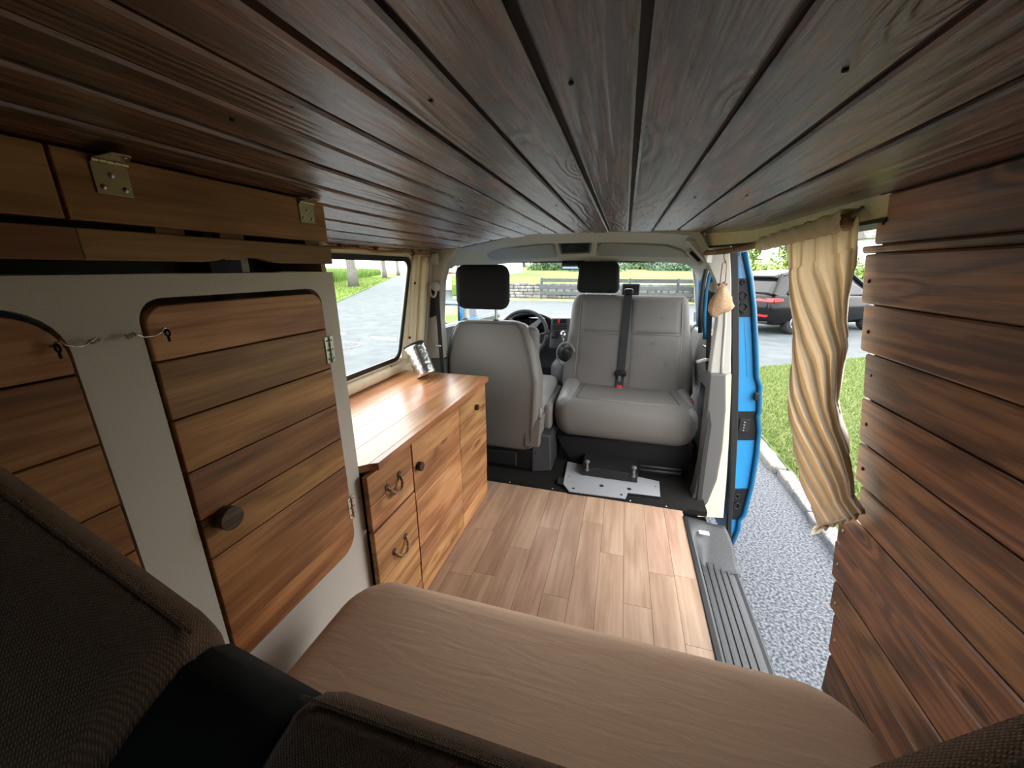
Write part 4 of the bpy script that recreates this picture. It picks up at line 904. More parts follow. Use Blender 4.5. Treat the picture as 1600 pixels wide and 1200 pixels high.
# cushion
bm = nb(); rings = []
def cush_ring(z, x0, x1, y0, y1, r): return rrect(x0, x1, y0, y1, z, r, 8)
for z, ins, yf in ((.205, .05, 2.20), (.212, .035, 2.175), (.235, .018, 2.155), (.28, .004, 2.14), (.33, -.004, 2.135), (.375, .0, 2.14), (.40, .006, 2.15), (.418, .018, 2.168), (.430, .034, 2.19), (.436, .06, 2.22)):
    rings.append(cush_ring(z, -.355 + ins, .462 - ins, yf, 2.66, .09))
loft(bm, rings)
cu = obj('seat_cushion', bm, 'seat_grey', db, smooth=True)
bm = rbox(-.352, -.235, 2.16, 2.62, .36, .468, .05, 5)
for v in bm.verts:
    if v.co.y < 2.3: v.co.z -= (2.3 - v.co.y) * .30
obj('bolster', bm, 'seat_vinyl', cu, smooth=True)
bm = rbox(.37, .455, 2.16, 2.62, .36, .452, .04, 5)
for v in bm.verts:
    if v.co.y < 2.3: v.co.z -= (2.3 - v.co.y) * .25
obj('bolster', bm, 'seat_vinyl', cu, smooth=True)
bm = nb(); zc_ = .437
tube(bm, [(-.235, 2.24, zc_ + .001), (-.05, 2.225, zc_ + .001), (.15, 2.22, zc_), (.36, 2.235, zc_)], .003, 6); tube(bm, [(-.235, 2.24, zc_), (-.225, 2.16, .405), (-.225, 2.137, .34)], .0028, 6); tube(bm, [(.36, 2.235, zc_), (.385, 2.16, .405), (.39, 2.137, .34)], .0028, 6)

obj('piping', bm, 'piping_grey', cu, smooth=True)
bm = nb(); tube(bm, [(-.23, 2.245, zc_), (-.21, 2.5, zc_), (-.21, 2.6, zc_)], .0025, 6); tube(bm, [(.36, 2.24, zc_), (.33, 2.5, zc_)], .0025, 6); obj('seam', bm, 'seam_dark', cu, smooth=True)
# backrest
bm = nb(); rings = []
def yb_(z): return lerp(2.52, 2.74, (z - .35) / .67)
for z, a, b_, d in ((.365, -.33, .44, .06), (.375, -.355, .465, .10), (.42, -.372, .482, .14), (.60, -.368, .468, .15), (.80, -.352, .438, .14), (.95, -.345, .422, .12), (.992, -.335, .412, .10), (1.010, -.315, .395, .07), (1.018, -.29, .37, .04)):
    yc = yb_(z); rings.append(rrect(a, b_, yc + (.14 - d) * .35, yc + d, z, .05, 7))
loft(bm, rings); bb = obj('backrest', bm, 'seat_grey', db, smooth=True)
def inset(x0, x1, z0, z1, nm):
    bm = nb(); n = 10
    def fn(u, v):
        z = lerp(z0, z1, v); x = lerp(x0, x1, u); e = min(u, 1 - u, v, 1 - v) * 12
        return Vector((x, yb_(z) - .008 * min(1, e) ** .5 - .004 * math.sin(PI * u), z))
    grid(bm, fn, 24, 24); obj(nm, bm, 'seat_grey', bb, smooth=True, recalc=False)
inset(-.275, .006, .40, .775, 'lower_pad'); inset(-.272, .006, .782, .995, 'upper_pad'); inset(.065, .385, .40, .775, 'lower_pad'); inset(.065, .365, .782, .995, 'upper_pad')
bm = nb()
for x0, x1 in ((-.282, -.279), (.395, .372)):
    tube(bm, [(lerp(x0, x1, (z - .4) / .6), yb_(z) - .002, z) for z in (.39, .6, .8, 1.0)], .0026, 6)
for x0, x1 in ((-.275, .0), (.07, .375)): tube(bm, [(x0, yb_(.778) - .009, .778), (x1, yb_(.778) - .009, .778)], .0024, 6)
obj('seam', bm, 'piping_grey', bb, smooth=True)
# woven chevron marks
bm = nb()
for (x, z) in ((-.13, .93), (.20, .93), (-.19, .87), (.26, .88), (-.14, .72), (.21, .72), (-.2, .63), (.13, .64), (-.13, .53), (.22, .54), (-.2, .45), (.15, .46), (-.05, .58), (.3, .6)):
    y = yb_(z) - .0145
    for k in (0, 1): tube(bm, [(x + k * .012 - .01, y, z + .012), (x + k * .012, y, z), (x + k * .012 - .01, y, z - .012)], .0011, 4)
obj('woven_marks', bm, 'seat_mark', bb)
bm = rbox(-.325, -.03, 2.75, 2.86, 1.028, 1.238, .04, 5)
for v in bm.verts:
    k = (v.co.z - 1.028) / .21; s = 1 - .10 * k; v.co.x = -.178 + (v.co.x + .178) * s
obj('headrest', bm, 'headrest_cloth', db, smooth=True)
for x in (-.25, -.1): bm = nb(); cyl(bm, (x, 2.81, .99), (x, 2.81, 1.05), .008); obj('headrest_post', bm, 'chrome', db)
# centre belt over the backrest
bm = nb(); xs = 0.030
pts = [(xs, yb_(1.0) + .06, 1.045), (xs, yb_(1.0) - .012, 1.03), (xs - .001, yb_(.98) - .022, .97), (xs - .003, yb_(.8) - .02, .80), (xs - .006, yb_(.6) - .022, .60), (xs - .008, yb_(.5) - .022, .50), (xs - .01, yb_(.42) - .02, .42)]
strip(bm, [(x - .024, y, z) for x, y, z in pts], [(x + .024, y, z) for x, y, z in pts], (0, .004, 0)); be = obj('belt', bm, 'belt_web', db)
bm = rbox(xs - .03, xs + .03, yb_(1.03) - .03, yb_(1.03) + .05, 1.018, 1.062, .014, 3); obj('belt_guide', bm, 'black_plastic', be, smooth=True)
bm = rbox(xs - .045, xs + .028, yb_(.53) - .045, yb_(.53) - .022, .505, .545, .01, 3); obj('tongue', bm, 'black_plastic', be, smooth=True)
bm = nb(); box(bm, xs - .022, xs - .004, yb_(.5) - .048, yb_(.5) - .044, .475, .515); obj('tongue_plate', bm, 'chrome', be)
bm = rbox(xs - .028, xs + .008, yb_(.42) - .04, yb_(.42) - .01, .405, .45, .006, 3); obj('buckle', bm, 'red_plastic', db, smooth=True)
bm = nb(); c = P(1079, 629, y=2.45); b2 = rbox(c.x - .016, c.x + .014, c.y - .03, c.y + .03, c.z - .03, c.z + .02, .006, 3); obj('buckle', b2, 'red_plastic', db, smooth=True)
# seat box and swivel
bm = nb(); A = [P(869, 680, y=2.22), P(1083, 697, y=2.22), P(1080, 720, y=2.22), P(1068, 758, y=2.22), P(903, 742, y=2.22)]; prism(bm, A, (0, .40, 0)); obj('seat_box', bm, 'black_plastic', db, bevel=.004)
bm = nb(); A = [P(909, 736, y=2.04), P(996, 747, y=2.04), P(996, 760, z=.018), P(909, 750, z=.018)]; prism(bm, [Vector((p.x, 2.04, z)) for p, z in zip(A, (.075, .075, .020, .020))], (0, .22, 0)); obj('swivel_block', bm, 'black_rubber', db, bevel=.003)
for px, py in ((917, 738), (989, 745)):
    c = P(px, py, y=2.06); bm = nb(); lathe(bm, (c.x, 2.035, .060), (0, 0, 1), [(0, .013), (.006, .013), (.007, .006), (.014, .009), (.02, .006), (.028, .009), (.034, .006), (.05, .007), (.052, .014), (.06, .014), (.066, .006)], 12); obj('spring_bolt', bm, 'dash_grey', db, smooth=False)
bm = nb(); tube(bm, [(.17, 2.13, .085), (.40, 2.16, .075)], .007, 8); tube(bm, [(.17, 2.13, .06), (.40, 2.16, .05)], .007, 8); obj('rail', bm, 'dash_dark', db, smooth=True)
pl = [(887, 721), (880, 756), (888.6, 767), (977, 778.5), (981, 769), (1031.6, 775), (1030, 752)]
t = thing('swivel_plate', 'light grey steel swivel plate on the floor under the double seat', 'plate', P(955, 765, z=.01))
pts = [P(a, b_, z=.018) for a, b_ in pl]; bm = nb(); prism(bm, pts, (0, 0, -.006)); obj('plate', bm, 'plate_paint', t, bevel=.001)
bm = nb(); prism(bm, [p + Vector((0, .0, -.0065)) + (p - P(955, 750, z=.018)) * .01 for p in pts], (0, 0, -.012)); obj('backing', bm, 'black_plastic', t)
bm = nb()
for a, b_, r_ in ((940, 759, .012), (983, 764, .012), (896, 763, .007), (971, 773, .007), (889, 744, .004), (1024, 760, .004)):
    c = P(a, b_, z=.0185); cyl(bm, c, c + Vector((0, 0, .0006)), r_, n=16)
obj('holes', bm, 'black_rubber', t)
bm = nb(); prism(bm, [P(a, b_, z=.006) for a, b_ in ((872, 748), (870, 757), (892, 762), (894, 750))], (0, 0, .010)); obj('bracket', bm, 'black_rubber', t, bevel=.002)

# ============================================================ DASHBOARD
da = thing('dashboard', 'dark grey dashboard across the cab with vents and centre stack', 'dashboard', (-.25, 3.1, 0))
prof = [(2.98, .42), (2.95, .60), (2.97, .70), (3.02, .76), (3.12, .785), (3.45, .79), (3.45, .30), (3.05, .30)]
bm = nb(); prism(bm, [(-1.04, y, z) for y, z in prof], (1.60, 0, 0)); obj('body', bm, 'dash_grey', da, bevel=.02, segs=3)
def hood(u, v):
    x = lerp(-.90, -.47, u); z = .765 + .105 * math.sin(PI * u) ** .6 * (1 - .55 * v); return Vector((x, lerp(2.90, 3.22, v), z))
bm = nb(); grid(bm, hood, 20, 8); r = bmesh.ops.extrude_face_region(bm, geom=bm.faces[:]); bmesh.ops.translate(bm, verts=[e for e in r['geom'] if isinstance(e, bmesh.types.BMVert)], vec=(0, 0, -.02)); obj('cluster_hood', bm, 'dash_dark', da, smooth=True)
bm = nb(); box(bm, -.88, -.49, 2.97, 2.985, .62, .80); obj('cluster', bm, 'screen_black', da)
q = [P(861, 497, y=2.86), P(905, 497, y=2.86), P(905, 545, y=2.82), P(858, 545, y=2.82)]
bm = nb(); prism(bm, q, (0, .16, 0)); cs = obj('centre_stack', bm, 'dash_grey', da, bevel=.01)
bm = nb(); prism(bm, [P(864, 499, y=2.855), P(885, 498, y=2.855), P(885, 505, y=2.85), P(864, 506, y=2.85)], (0, .004, 0)); obj('switch_bar', bm, 'black_plastic', cs)
bm = nb(); c = P(873, 502, y=2.85); box(bm, c.x - .008, c.x + .010, c.y - .004, c.y, c.z - .012, c.z + .014); obj('hazard_button', bm, 'red_plastic', cs)
bm = nb()
for r_ in (508, 511, 514): a0 = P(864, r_, y=2.843); a1 = P(886, r_ - 1, y=2.843); tube(bm, [a0, a1], .004, 6)
obj('vent_slats', bm, 'black_plastic', cs)
bm = nb(); c = P(871, 521, y=2.835); cyl(bm, c + Vector((0, .004, 0)), c + Vector((0, -.006, 0)), .022, n=20); c = P(867, 526, y=2.83); box(bm, c.x - .025, c.x + .02, c.y - .004, c.y, c.z - .014, c.z + .002); obj('radio', bm, 'dash_dark', cs)
bm = rbox(-.47, -.20, 2.62, 2.98, .30, .56, .06, 5); co = obj('gear_console', bm, 'dash_grey', da, smooth=True)
c = P(874, 553, y=2.62); c = P(884, 553, y=2.62); bm = nb(); tube(bm, [c + Vector((.060 * math.cos(a), -.004, .080 * math.sin(a))) for a in [k * 2 * PI / 24 for k in range(25)]], .007, 8); obj('gaiter_ring', bm, 'seat_vinyl', co, smooth=True)
bm = nb(); lathe(bm, c + Vector((0, .01, 0)), (0, -.85, .5), [(0, .06), (.02, .05), (.05, .03), (.09, .015)], 16); obj('gaiter', bm, 'black_rubber', co, smooth=True)
c = P(877, 523, y=2.62); c = P(880, 523, y=2.62); bm = nb(); sphere(bm, c, .022, 3, (1, 1, 1.2)); cyl(bm, c, c + Vector((0, .03, -.10)), .006); obj('gear_knob', bm, 'chrome', co, smooth=True)
c = P(1090, 522, y=3.0); bm = rbox(c.x - .05, c.x + .03, c.y - .04, c.y + .2, c.z - .16, c.z + .07, .025, 4); ve = obj('side_vent', bm, 'dash_grey', da, smooth=True)
bm = nb()
for k in range(7): a0 = P(1084, 509 + k * 3.2, y=2.955); a1 = P(1090, 509 + k * 3.2, y=2.955); tube(bm, [a0, a1], .0035, 5)
obj('slats', bm, 'black_plastic', ve)
# door pillar side cover light
bm = rbox(.0, .52, 3.0, 3.3, .62, .80, .04, 4); obj('glovebox_top', bm, 'dash_grey', da, smooth=True)
# navigation unit
c = P(985, 452, y=3.05); t = thing('navigation_unit', 'black navigation unit on the dashboard behind the double seat', 'navigation unit', (c.x, 3.05, c.z - .06))
bm = rbox(c.x - .06, c.x + .065, 3.03, 3.06, c.z - .045, c.z + .042, .01, 3); obj('housing', bm, 'black_plastic', t); bm = nb(); box(bm, c.x - .05, c.x + .055, 3.026, 3.029, c.z - .035, c.z + .032); obj('screen', bm, 'screen_black', t)
bm = nb(); cyl(bm, (c.x, 3.06, c.z - .02), (c.x, 3.16, .785), .012); obj('mount', bm, 'black_plastic', t)
# steering wheel
sw = thing('steering_wheel', 'black four spoke steering wheel in front of the driver seat', 'steering wheel', P(818, 521, y=2.78))
c0 = P(817, 522, y=2.78); axw = Vector((0.0, -.90, .43)).normalized(); ux = Vector((1, 0, 0)); uy = axw.cross(ux).normalized()
if uy.z < 0: uy = -uy
def wp(r_, a, h=0): return c0 + ux * (r_ * math.cos(a)) + uy * (r_ * math.sin(a)) + axw * h
bm = nb(); tube(bm, [wp(.182, 2 * PI * k / 48) for k in range(49)], .0145, 12); obj('rim', bm, 'dash_dark', sw, smooth=True)
bm = nb(); rings = [[wp(rr * (1 + .08 * math.cos(4 * a)), a, h) for a in [2 * PI * k / 28 for k in range(28)]] for rr, h in ((.05, -.06), (.07, -.035), (.075, -.015), (.068, .0), (.045, .008), (.01, .011))]; loft(bm, rings); obj('hub', bm, 'dash_grey', sw, smooth=True)
for a in (.45, PI - .45, 1.1, PI - 1.1) if False else (.75, PI - .75, -.55, PI + .55):
    bm = nb(); rings = []
    for r_, w, h in ((.05, .030, -.02), (.10, .024, -.015), (.15, .018, -.006), (.178, .018, 0)):
        ta = Vector(wp(1, a + PI / 2) - c0); p = wp(r_, a, h); rings.append([p + ta * w + axw * .006, p - ta * w + axw * .006, p - ta * w - axw * .008, p + ta * w - axw * .008])
    loft(bm, rings); obj('spoke', bm, 'dash_grey', sw, bevel=.004)
bm = nb(); tube(bm, [c0 - axw * .06, c0 - axw * .25], .045, 16); obj('column', bm, 'dash_dark', sw, smooth=True)
bm = nb(); tube(bm, [c0 - axw * .07, wp(.12, .15, -.06), wp(.20, .22, -.05)], [.008, .008, .012], 8); obj('stalk', bm, 'dash_grey', sw, smooth=True)

# ============================================================ OUTDOORS
G = -.5
bm = nb(); bm.faces.new([bm.verts.new(p) for p in ((-160, -60, G), (160, -60, G), (160, 260, G), (-160, 260, G))]); struct('ground', bm, 'asphalt_road')
bm = nb(); prism(bm, [(-1.4, -4, G), (1.36, -4, G), (1.36, 5.2, G), (-1.4, 5.2, G)], (0, 0, .006)); struct('footpath', bm, 'asphalt_path')
e0 = Vector((2.36, 7.37)); ed = Vector((2.23, 1.45)).normalized(); eB = e0 + ed * 30; eA = e0 - ed * 1.1
def hz(x, y): return G + .055 + .012 * noise.noise(Vector((x * 1.3, y * 1.3, 0)))
bm = nb(); prism(bm, [(1.47, -6, G), (28, -6, G), (eB.x, eB.y, G), (eA.x, eA.y, G), (1.47, 6.5, G)], (0, 0, .05)); struct('lawn', bm, 'lawn_ground')
# blades
def blades(name, label, n, sampler, h0, h1, w, mat, cat='grass', lean=.5):
    xy = sampler(n); n = len(xy); z0 = xy[:, 2] if xy.shape[1] > 2 else np.full(n, G + .05)
    a = rng.uniform(0, 2 * PI, n); h = rng.uniform(h0, h1, n); dx = np.cos(a) * w; dy = np.sin(a) * w; lx = rng.normal(0, lean, n) * h; ly = rng.normal(0, lean, n) * h
    v = np.zeros((n * 3, 3)); v[0::3] = np.c_[xy[:, 0] - dx, xy[:, 1] - dy, z0]; v[1::3] = np.c_[xy[:, 0] + dx, xy[:, 1] + dy, z0]; v[2::3] = np.c_[xy[:, 0] + lx, xy[:, 1] + ly, z0 + h]
    me = bpy.data.meshes.new(name); me.from_pydata(v.tolist(), [], np.arange(n * 3).reshape(-1, 3).tolist()); me.materials.append(MATS[mat])
    o = bpy.data.objects.new(name, me); C.objects.link(o); o['label'] = label; o['category'] = cat; o['kind'] = 'stuff'; return o
def lawn_s(n):
    x = 1.5 + rng.uniform(0, 1, n) ** 1.3 * 5.5; y = rng.uniform(1.6, 10.5, n); m_ = (y < e0.y + (x - e0.x) * ed.y / ed.x) & (y < 3.4 * x + 1.5) & (y > 1.5 * x - 1.2); return np.c_[x[m_], y[m_]]
blades('grass_blades', 'short green grass with dry patches beside the kerb stones', 170000, lawn_s, .015, .05, .004, 'grass_blade', lean=.6)
# kerb stones
ks = None; y = -.6; i = 0
kt = thing('kerb', 'row of rough pale kerb stones between footpath and lawn', 'kerb', (1.42, 2.5, G))
while y < 6.2:
    Ls = random.uniform(.78, .92) if i != 4 else .62; bm = rbox(1.36, 1.475, y + .008, y + Ls - .008, G - .02, G + .062 + random.uniform(-.006, .006), .014, 2)
    bmesh.ops.subdivide_edges(bm, edges=[e for e in bm.edges if e.calc_length() > .3], cuts=10)
    for v in bm.verts: v.co += Vector((1, .3, .6)) * .010 * noise.noise(v.co * 9); v.co.x += .02 * math.sin(i * 2.1)
    obj('stone', bm, 'kerb_stone', kt); y += Ls; i += 1
# left side: verge, corn field, trees, road marks
r0 = Vector((-14.0, 16.3)); rd = Vector((-.50, .866)); nl = Vector((-.866, -.50))
def LP(t_, s): p = r0 + rd * t_ + nl * s; return p
bm = nb(); prism(bm, [(*LP(-30, 0), G), (*LP(170, 0), G), (*LP(170, 5), G), (*LP(-30, 5), G)], (0, 0, .06)); struct('verge', bm, 'meadow')
bm = nb(); prism(bm, [(*LP(-30, 5), G), (*LP(170, 5), G), (*LP(170, 90), G), (*LP(-30, 90), G)], (0, 0, .05)); struct('field', bm, 'dry_verge')
def corn_s(n):
    t_ = rng.uniform(-12, 1, n) ; t_ = -12 + rng.uniform(0, 1, n) ** 1.5 * 110; s = 5 + rng.uniform(0, 1, n) ** 2 * 16
    return np.c_[r0.x + rd.x * t_ + nl.x * s, r0.y + rd.y * t_ + nl.y * s, np.full(n, G)]
blades('corn_plants', 'dense green crop growing beyond the road, behind the tree trunks', 90000, corn_s, .7, 2.0, .05, 'corn_leaf', 'crop', lean=.16)
def verge_s(n):
    t_ = -12 + rng.uniform(0, 1, n) ** 1.5 * 70; s = rng.uniform(.1, 5, n); return np.c_[r0.x + rd.x * t_ + nl.x * s, r0.y + rd.y * t_ + nl.y * s, np.full(n, G + .05)]
blades('verge_grass', 'bright grass strip along the far edge of the left road', 40000, verge_s, .08, .25, .03, 'leaf_bright', lean=.6)
for (a, b_, w) in ((-5.99, 8.23, .10),):
    bm = nb(); p = [P(584, 530, z=G + .004), P(580, 526, z=G + .004), P(619, 528, z=G + .004), P(620, 533, z=G + .004)]; prism(bm, p, (0, 0, .003)); obj('road_mark', bm, 'line_paint', loc=p[0], label='white painted dash on the left road, nearest the window frame', cat='road marking')
    bm = nb(); p = [P(520, 522, z=G + .004), P(520, 519, z=G + .004), P(541, 520, z=G + .004), P(536, 523, z=G + .004)]; prism(bm, p, (0, 0, .003)); obj('road_mark', bm, 'line_paint', loc=p[0], label='short white road dash beside the cupboard edge, left window', cat='road marking')
    c = P(536, 541, z=G + .002); bm = nb(); cyl(bm, c, c + Vector((0, 0, .006)), .33, n=32); t = thing('manhole_cover', 'round manhole cover in the road seen through the left window', 'manhole cover', c); obj('cover', bm, 'asphalt_path', t)
    bm = nb(); tube(bm, [c + Vector((.36 * math.cos(k * 2 * PI / 32), .36 * math.sin(k * 2 * PI / 32), .004)) for k in range(33)], .02, 6); obj('ring', bm, 'kerb_stone', t)
def foliage(bmv, n, c, r, leaf, seed=0, squash=.5):
    """n leaf quads in lumpy ellipsoid shell, returned as arrays"""
    g_ = np.random.default_rng(seed); nl_ = 14; lc = g_.normal(0, 1, (nl_, 3)); lc /= np.linalg.norm(lc, axis=1)[:, None]; lc *= g_.uniform(.25, .75, (nl_, 1)); lc[:, 2] = np.abs(lc[:, 2]) * .9
    k = g_.integers(0, nl_, n); d = g_.normal(0, 1, (n, 3)); d /= np.linalg.norm(d, axis=1)[:, None]; pos = (lc[k] + d * g_.uniform(.28, .46, (n, 1))) * np.array(r) + np.array(c)
    a = g_.normal(0, 1, (n, 3)); a /= np.linalg.norm(a, axis=1)[:, None]; b = np.cross(a, d); b /= np.linalg.norm(b, axis=1)[:, None] + 1e-9
    s = g_.uniform(.6, 1.3, (n, 1)) * leaf; v = np.empty((n * 4, 3)); v[0::4] = pos - a * s; v[1::4] = pos + b * s * squash; v[2::4] = pos + a * s; v[3::4] = pos - b * s * squash
    return v
def plant(name, label, cat, c, r, n, leaf, mat, seed, trunk=None, group=None):
    t = thing(name, label, cat, (c[0], c[1], c[2]), group); v = foliage(None, n, (c[0], c[1], c[2] + (trunk[1] if trunk else 0)), r, leaf, seed) - np.array(WL[t.name])
    me = bpy.data.meshes.new('foliage'); me.from_pydata(v.tolist(), [], np.arange(n * 4).reshape(-1, 4).tolist()); me.materials.append(MATS[mat])
    o = bpy.data.objects.new('foliage', me); C.objects.link(o); o.parent = t; WL[o.name] = WL[t.name]
    bm = nb(); rr = trunk[0] if trunk else r[0] * .05; hh = (trunk[1] + r[2] * .4) if trunk else r[2] * .6
    tube(bm, [(c[0] + rr * .3 * math.sin(k * 1.7), c[1] + rr * .3 * math.cos(k * 2.3), c[2] - .05 + hh * k / 6) for k in range(7)], [rr * (1.25 if k == 0 else 1 - .06 * k) for k in range(7)], 12)
    obj('trunk', bm, 'bark', t, smooth=True); return t
for (px, py, rad, lb_, sd) in ((552, 451, .42, 'grey tree trunk nearest the cupboard in the left window', 1), (601, 436, .38, 'second grey tree trunk, mid left window by the road', 2), (622, 430.5, .40, 'third tree trunk, thin in the upper right of the left window', 3)):
    c = P(px, py, z=G); plant('roadside_tree', lb_, 'tree', (c.x, c.y, G), (4.5, 4.5, 4.5), 3000, .3, 'leaf_bright', sd, (rad, 7.0))
# front: rubble wall, fence, meadow, shrubs
def mz(y): return interp(y, [(22.5, .12), (24, .45), (45, 1.05), (70, 1.4), (120, 2.5)])
bm = nb(); ys = [22.9, 24, 30, 45, 70, 130]
strip(bm, [(-.46 * y, y, mz(y)) for y in ys], [(60, y, mz(y)) for y in ys], (0, 0, -.6)); struct('meadow_ground', bm, 'meadow')
bm = nb(); prism(bm, [(-9.6, 20.9, G), (60, 20.9, G), (60, 23, G), (-10.5, 23, G)], (0, 0, .03)); struct('verge_front', bm, 'dry_verge')
bm = nb(); g_ = random.Random(3)
for row in range(5):
    x = -10.
    while x < 9:
        w = g_.uniform(.25, .6); b2 = rbox(x + .01, x + w - .01, 22.3 + row * .06, 22.9, G + .05 + row * .17, G + .05 + (row + 1) * .17 - .012, .03, 1, bm); x += w
for v in bm.verts: v.co += Vector((0, .8, .3)) * .06 * noise.noise(v.co * 3)
o = obj('rubble_wall', bm, 'rubble_stone', loc=(0, 22.5, G), label='low rubble stone wall behind the road, seen through the windscreen', cat='wall', kind='stuff')
fe = thing('rail_fence', 'grey weathered timber rail fence in front of the meadow', 'fence', (2, 21.9, G))
z_of = lambda py: P(1000, py, y=21.9).z
for k in range(7):
    x = -4.6 + k * 2.4; bm = nb(); box(bm, x, x + .12, 21.9, 22.0, G, z_of(435)); obj('post', bm, 'grey_timber', fe)
for (a, b_) in ((436, 442), (447.5, 453.5), (457.5, 463)):
    for k in range(6):
        x = -4.6 + k * 2.4; bm = nb(); box(bm, x + .01, x + 2.39, 21.86, 21.895, z_of(b_), z_of(a)); obj('rail', bm, 'grey_timber', fe)
sh = [(-3.2, 42, 2.6, 'leaf_blue', 'broad grey green tree left of the meadow, behind the driver headrest'), (-8.6, 45, 1.9, 'leaf_dark', 'dark shrub at the left end of the meadow'), (-.2, 52, 1.6, 'leaf_blue', 'small shrub just left of the rear view mirror'), (4.2, 44, 1.7, 'leaf_blue', 'grey green shrub right of the headrest on the double seat'), (6.6, 44, 1.9, 'leaf_blue', 'shrub at the right end of the windscreen'), (9.5, 46, 2.6, 'leaf_dark', 'dark shrub hidden partly by the right windscreen pillar'), (1.8, 50, 1.9, 'leaf_dark', 'dark shrub behind the headrest of the double seat')]
for i, (x, y, rr, mat, lb_) in enumerate(sh): plant('shrub', lb_, 'shrub', (x, y, mz(y) - .2), (rr * 1.5, rr * 1.1, rr * 1.15), 5000, .13, mat, 20 + i)
ORD = ['leftmost', 'second from the left', 'third from the left', 'fourth from the left', 'fifth from the left', 'sixth from the left', 'seventh from the left', 'eighth from the left', 'ninth from the left', 'tenth from the left', 'eleventh from the left', 'rightmost']
for i in range(12):
    x = -26 + i * 6.5; plant('tall_tree', 'tall leafy tree beyond the meadow, ' + ORD[i] + ' of its row', 'tree', (x, 72 + 5 * math.sin(i * 2), 1.2), (3.1, 3, 5.5), 5000, .4, 'leaf_dark' if i % 2 else 'leaf_blue', 50 + i, (.3, 3), group='distant trees behind the meadow')
# hedge and trees beyond the parked car
for i in range(11):
    x = 5.0 + i * 2.6; y = 21.5 + i * 1.3; plant('hedge_bush', 'yellow green hedge bush beyond the black car, ' + (ORD[i] if i < 10 else 'rightmost'), 'bush', (x, y, G), (2.2, 1.6, 2.9), 6500, .10, 'leaf_bright', 80 + i, group='hedge bushes behind the black car')
# white house at the left
h = thing('house', 'white rendered house with brown timbers seen through the driver window', 'house', (-14.5, 32, G))
bm = nb(); box(bm, -15.6, -9.8, 30, 38, G, 4.2); obj('wall', bm, 'house_render', h)
bm = nb(); prism(bm, [(-16.0, 29.6, 4.1), (-16.0, 38.4, 4.1), (-16.0, 34, 7.6)], (6.7, 0, 0)); obj('roof', bm, 'roof_tile', h)
for a, b_ in (((-15.2, 0.0), (-13.2, 4.1)), ((-13.2, 0), (-13.2, 4.1)), ((-15.5, .9), (-10, .9)), ((-15.5, 2.4), (-10, 2.4))):
    bm = nb(); p = Vector((a[0], 29.97, a[1])); q_ = Vector((b_[0], 29.97, b_[1])); tube(bm, [p, q_], .10, 4); obj('beam', bm, 'house_timber', h)
for x in (-11.8, -14.9):
    bm = nb(); box(bm, x, x + 1., 29.93, 30.02, 1.2, 2.3); f_ = obj('window', bm, 'white_label', h); bm = nb(); box(bm, x + .1, x + .9, 29.9, 29.935, 1.3, 2.2); obj('pane', bm, 'screen_black', f_)
h = thing('house', 'pale house with tiled roof behind the parked black car', 'house', (16, 31, G))
bm = nb(); box(bm, 14.4, 22, 30.5, 37, G, 3.1); obj('wall', bm, 'house_render', h)
bm = nb(); prism(bm, [(14.1, 30.1, 3.0), (14.1, 37.4, 3.0), (14.1, 33.8, 5.9)], (8.2, 0, 0)); obj('roof', bm, 'roof_tile', h)
for x in (15.0, 17.2, 19.4):
    bm = nb(); box(bm, x, x + 1., 30.44, 30.52, .9, 2.0); f_ = obj('window', bm, 'white_label', h); bm = nb(); box(bm, x + .08, x + .92, 30.41, 30.445, 1., 1.9); obj('pane', bm, 'screen_black', f_)

# ============================================================ PARKED BLACK CAR
cd = Vector((.85, .527)).normalized(); cn = Vector((-cd.y, cd.x)); O = Vector((4.5, 11.85)) - cd * .95
car = thing('parked_car', 'black estate car parked on the road beyond the lawn', 'car', (O.x + cd.x * 2.3 + cn.x * .95, O.y + cd.y * 2.3 + cn.y * .95, G))
def cw(u, v, z): p = O + cd * u + cn * v; return Vector((p.x, p.y, G + z))
SEC = [(0.0, .42, .95, .78), (.06, .30, 1.02, .90), (.25, .26, 1.06, .95), (.9, .24, 1.06, .97), (2.2, .24, 1.02, .97), (3.4, .24, 1.0, .96), (4.2, .26, .92, .93), (4.6, .30, .80, .84), (4.75, .40, .66, .70)]
bm = nb(); rings = []
for u, z0, z1, hw in SEC:
    pr_ = [(-hw * .86, z0), (-hw * .97, z0 + .12), (-hw, z0 + (z1 - z0) * .5), (-hw * .985, z1 - .10), (-hw * .93, z1 - .02), (-hw * .6, z1 + .015), (0, z1 + .02), (hw * .6, z1 + .015), (hw * .93, z1 - .02), (hw * .985, z1 - .10), (hw, z0 + (z1 - z0) * .5), (hw * .97, z0 + .12), (hw * .86, z0)]
    rings.append([cw(u, .95 + v, z) for v, z in pr_])
loft(bm, rings); obj('body', bm, 'car_black', car, smooth=True)
CB = [(.10, 1.04, 1.10, .84, .80), (.45, 1.04, 1.50, .86, .66), (.75, 1.04, 1.60, .86, .66), (1.8, 1.02, 1.64, .86, .68), (2.7, 1.0, 1.60, .86, .68), (3.2, 1.0, 1.40, .86, .70), (3.75, .98, 1.02, .84, .80)]
bm = nb(); rings = []
for u, z0, z1, w0, w1 in CB:
    rings.append([cw(u, .95 + v, z) for v, z in ((-w0, z0), (-lerp(w0, w1, .5), lerp(z0, z1, .5)), (-w1, z1 - .03), (-w1 * .8, z1), (w1 * .8, z1), (w1, z1 - .03), (lerp(w0, w1, .5), lerp(z0, z1, .5)), (w0, z0))])
loft(bm, rings); obj('glasshouse', bm, 'screen_black', car, smooth=False, bevel=.02)
bm = nb(); rings = []
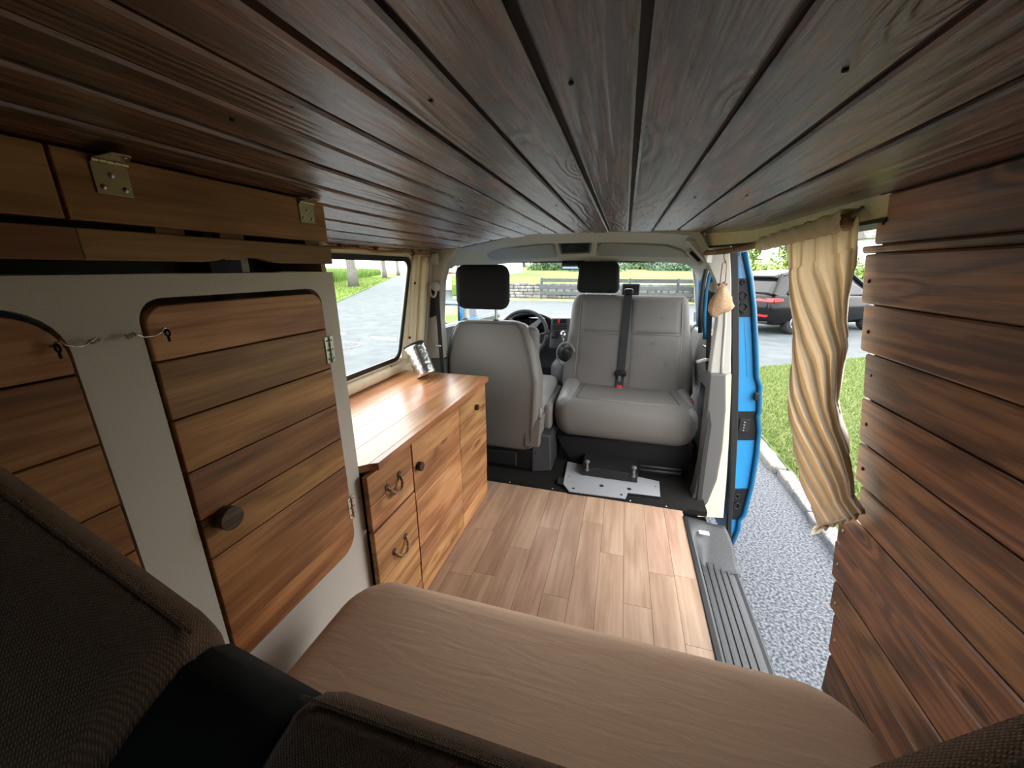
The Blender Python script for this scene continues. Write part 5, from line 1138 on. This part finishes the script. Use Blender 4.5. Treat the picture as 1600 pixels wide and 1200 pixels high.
for u, z, w in ((.32, 1.50, .64), (.5, 1.56, .67), (.8, 1.62, .68), (1.8, 1.66, .69), (2.7, 1.62, .69), (2.95, 1.55, .68)): rings.append([cw(u, .95 + v, zz) for v, zz in ((-w, z - .05), (-w * .85, z + .01), (w * .85, z + .01), (w, z - .05))])
loft(bm, rings); obj('roof', bm, 'car_black', car, smooth=False, bevel=.02)
for pts in ([(.06, .10, 1.05), (.42, .28, 1.54)], [(.06, 1.80, 1.05), (.42, 1.62, 1.54)], [(.55, .085, 1.05), (.95, .27, 1.57)], [(1.85, .085, 1.03), (1.9, .27, 1.60)], [(3.7, .1, 1.0), (2.85, .27, 1.57)]):
    bm = nb(); tube(bm, [cw(*p) for p in pts], .05, 6); obj('pillar', bm, 'car_black', car)
bm = nb(); tube(bm, [cw(.5, .26, 1.64), cw(.8, .25, 1.68), cw(2.6, .25, 1.68), cw(2.8, .26, 1.63)], .018, 6); obj('roof_rail', bm, 'steel', car)
for v0, v1 in ((.02, .50), (1.40, 1.88)):
    bm = nb(); prism(bm, [cw(-.015, v0 + .0, .86), cw(-.015, v1, .86), cw(-.005, v1, .95), cw(.03, v0, .97)], (cd.x * .05, cd.y * .05, 0)); obj('tail_light', bm, 'tail_red', car, bevel=.01)
bm = nb(); prism(bm, [cw(.03, -.012, .86), cw(.32, -.015, .88), cw(.30, -.012, .95), cw(.04, -.008, .97)], (cn.x * .03, cn.y * .03, 0)); obj('tail_light', bm, 'tail_red', car, bevel=.008)
bm = nb(); prism(bm, [cw(-.03, .12, .48), cw(-.03, .50, .48), cw(-.03, .50, .53), cw(-.03, .10, .54)], (cd.x * .05, cd.y * .05, 0)); obj('reflector', bm, 'tail_red', car)
bm = nb(); tube(bm, [cw(-.01, .50, .90), cw(-.02, 1.4, .90)], .012, 6); obj('chrome_strip', bm, 'chrome', car)
bm = nb(); prism(bm, [cw(-.02, .70, .62), cw(-.02, 1.22, .62), cw(-.015, 1.22, .73), cw(-.015, .70, .73)], (cd.x * .03, cd.y * .03, 0)); obj('number_plate', bm, 'white_label', car)
bm = nb(); tube(bm, [cw(.0, .1, .34), cw(-.04, .5, .32), cw(-.04, 1.4, .32), cw(.0, 1.8, .34)], .035, 8); obj('bumper_lip', bm, 'black_plastic', car, smooth=True)
for u in (.95, 3.75):
    for v, s in ((.02, -1), (1.68, 1)):
        bm = nb(); lathe(bm, cw(u, v, .34), (cn.x, cn.y, 0), [(0, .24), (.01, .33), (.05, .345), (.17, .345), (.21, .33), (.22, .24)], 32); w_ = obj('wheel', bm, 'tyre', car, smooth=True)
        bm = nb(); cc_ = cw(u, v - .005 if s < 0 else v + .225, .34)
        for k in range(5):
            a = 2 * PI * k / 5; tube(bm, [cc_, cc_ + Vector((cd.x * .23 * math.cos(a), cd.y * .23 * math.cos(a), .23 * math.sin(a)))], [.04, .025], 6)
        tube(bm, [cc_ + Vector((cd.x * .23 * math.cos(a), cd.y * .23 * math.cos(a), .23 * math.sin(a))) for a in [k * 2 * PI / 24 for k in range(25)]], .015, 6); obj('hubcap', bm, 'steel', w_)
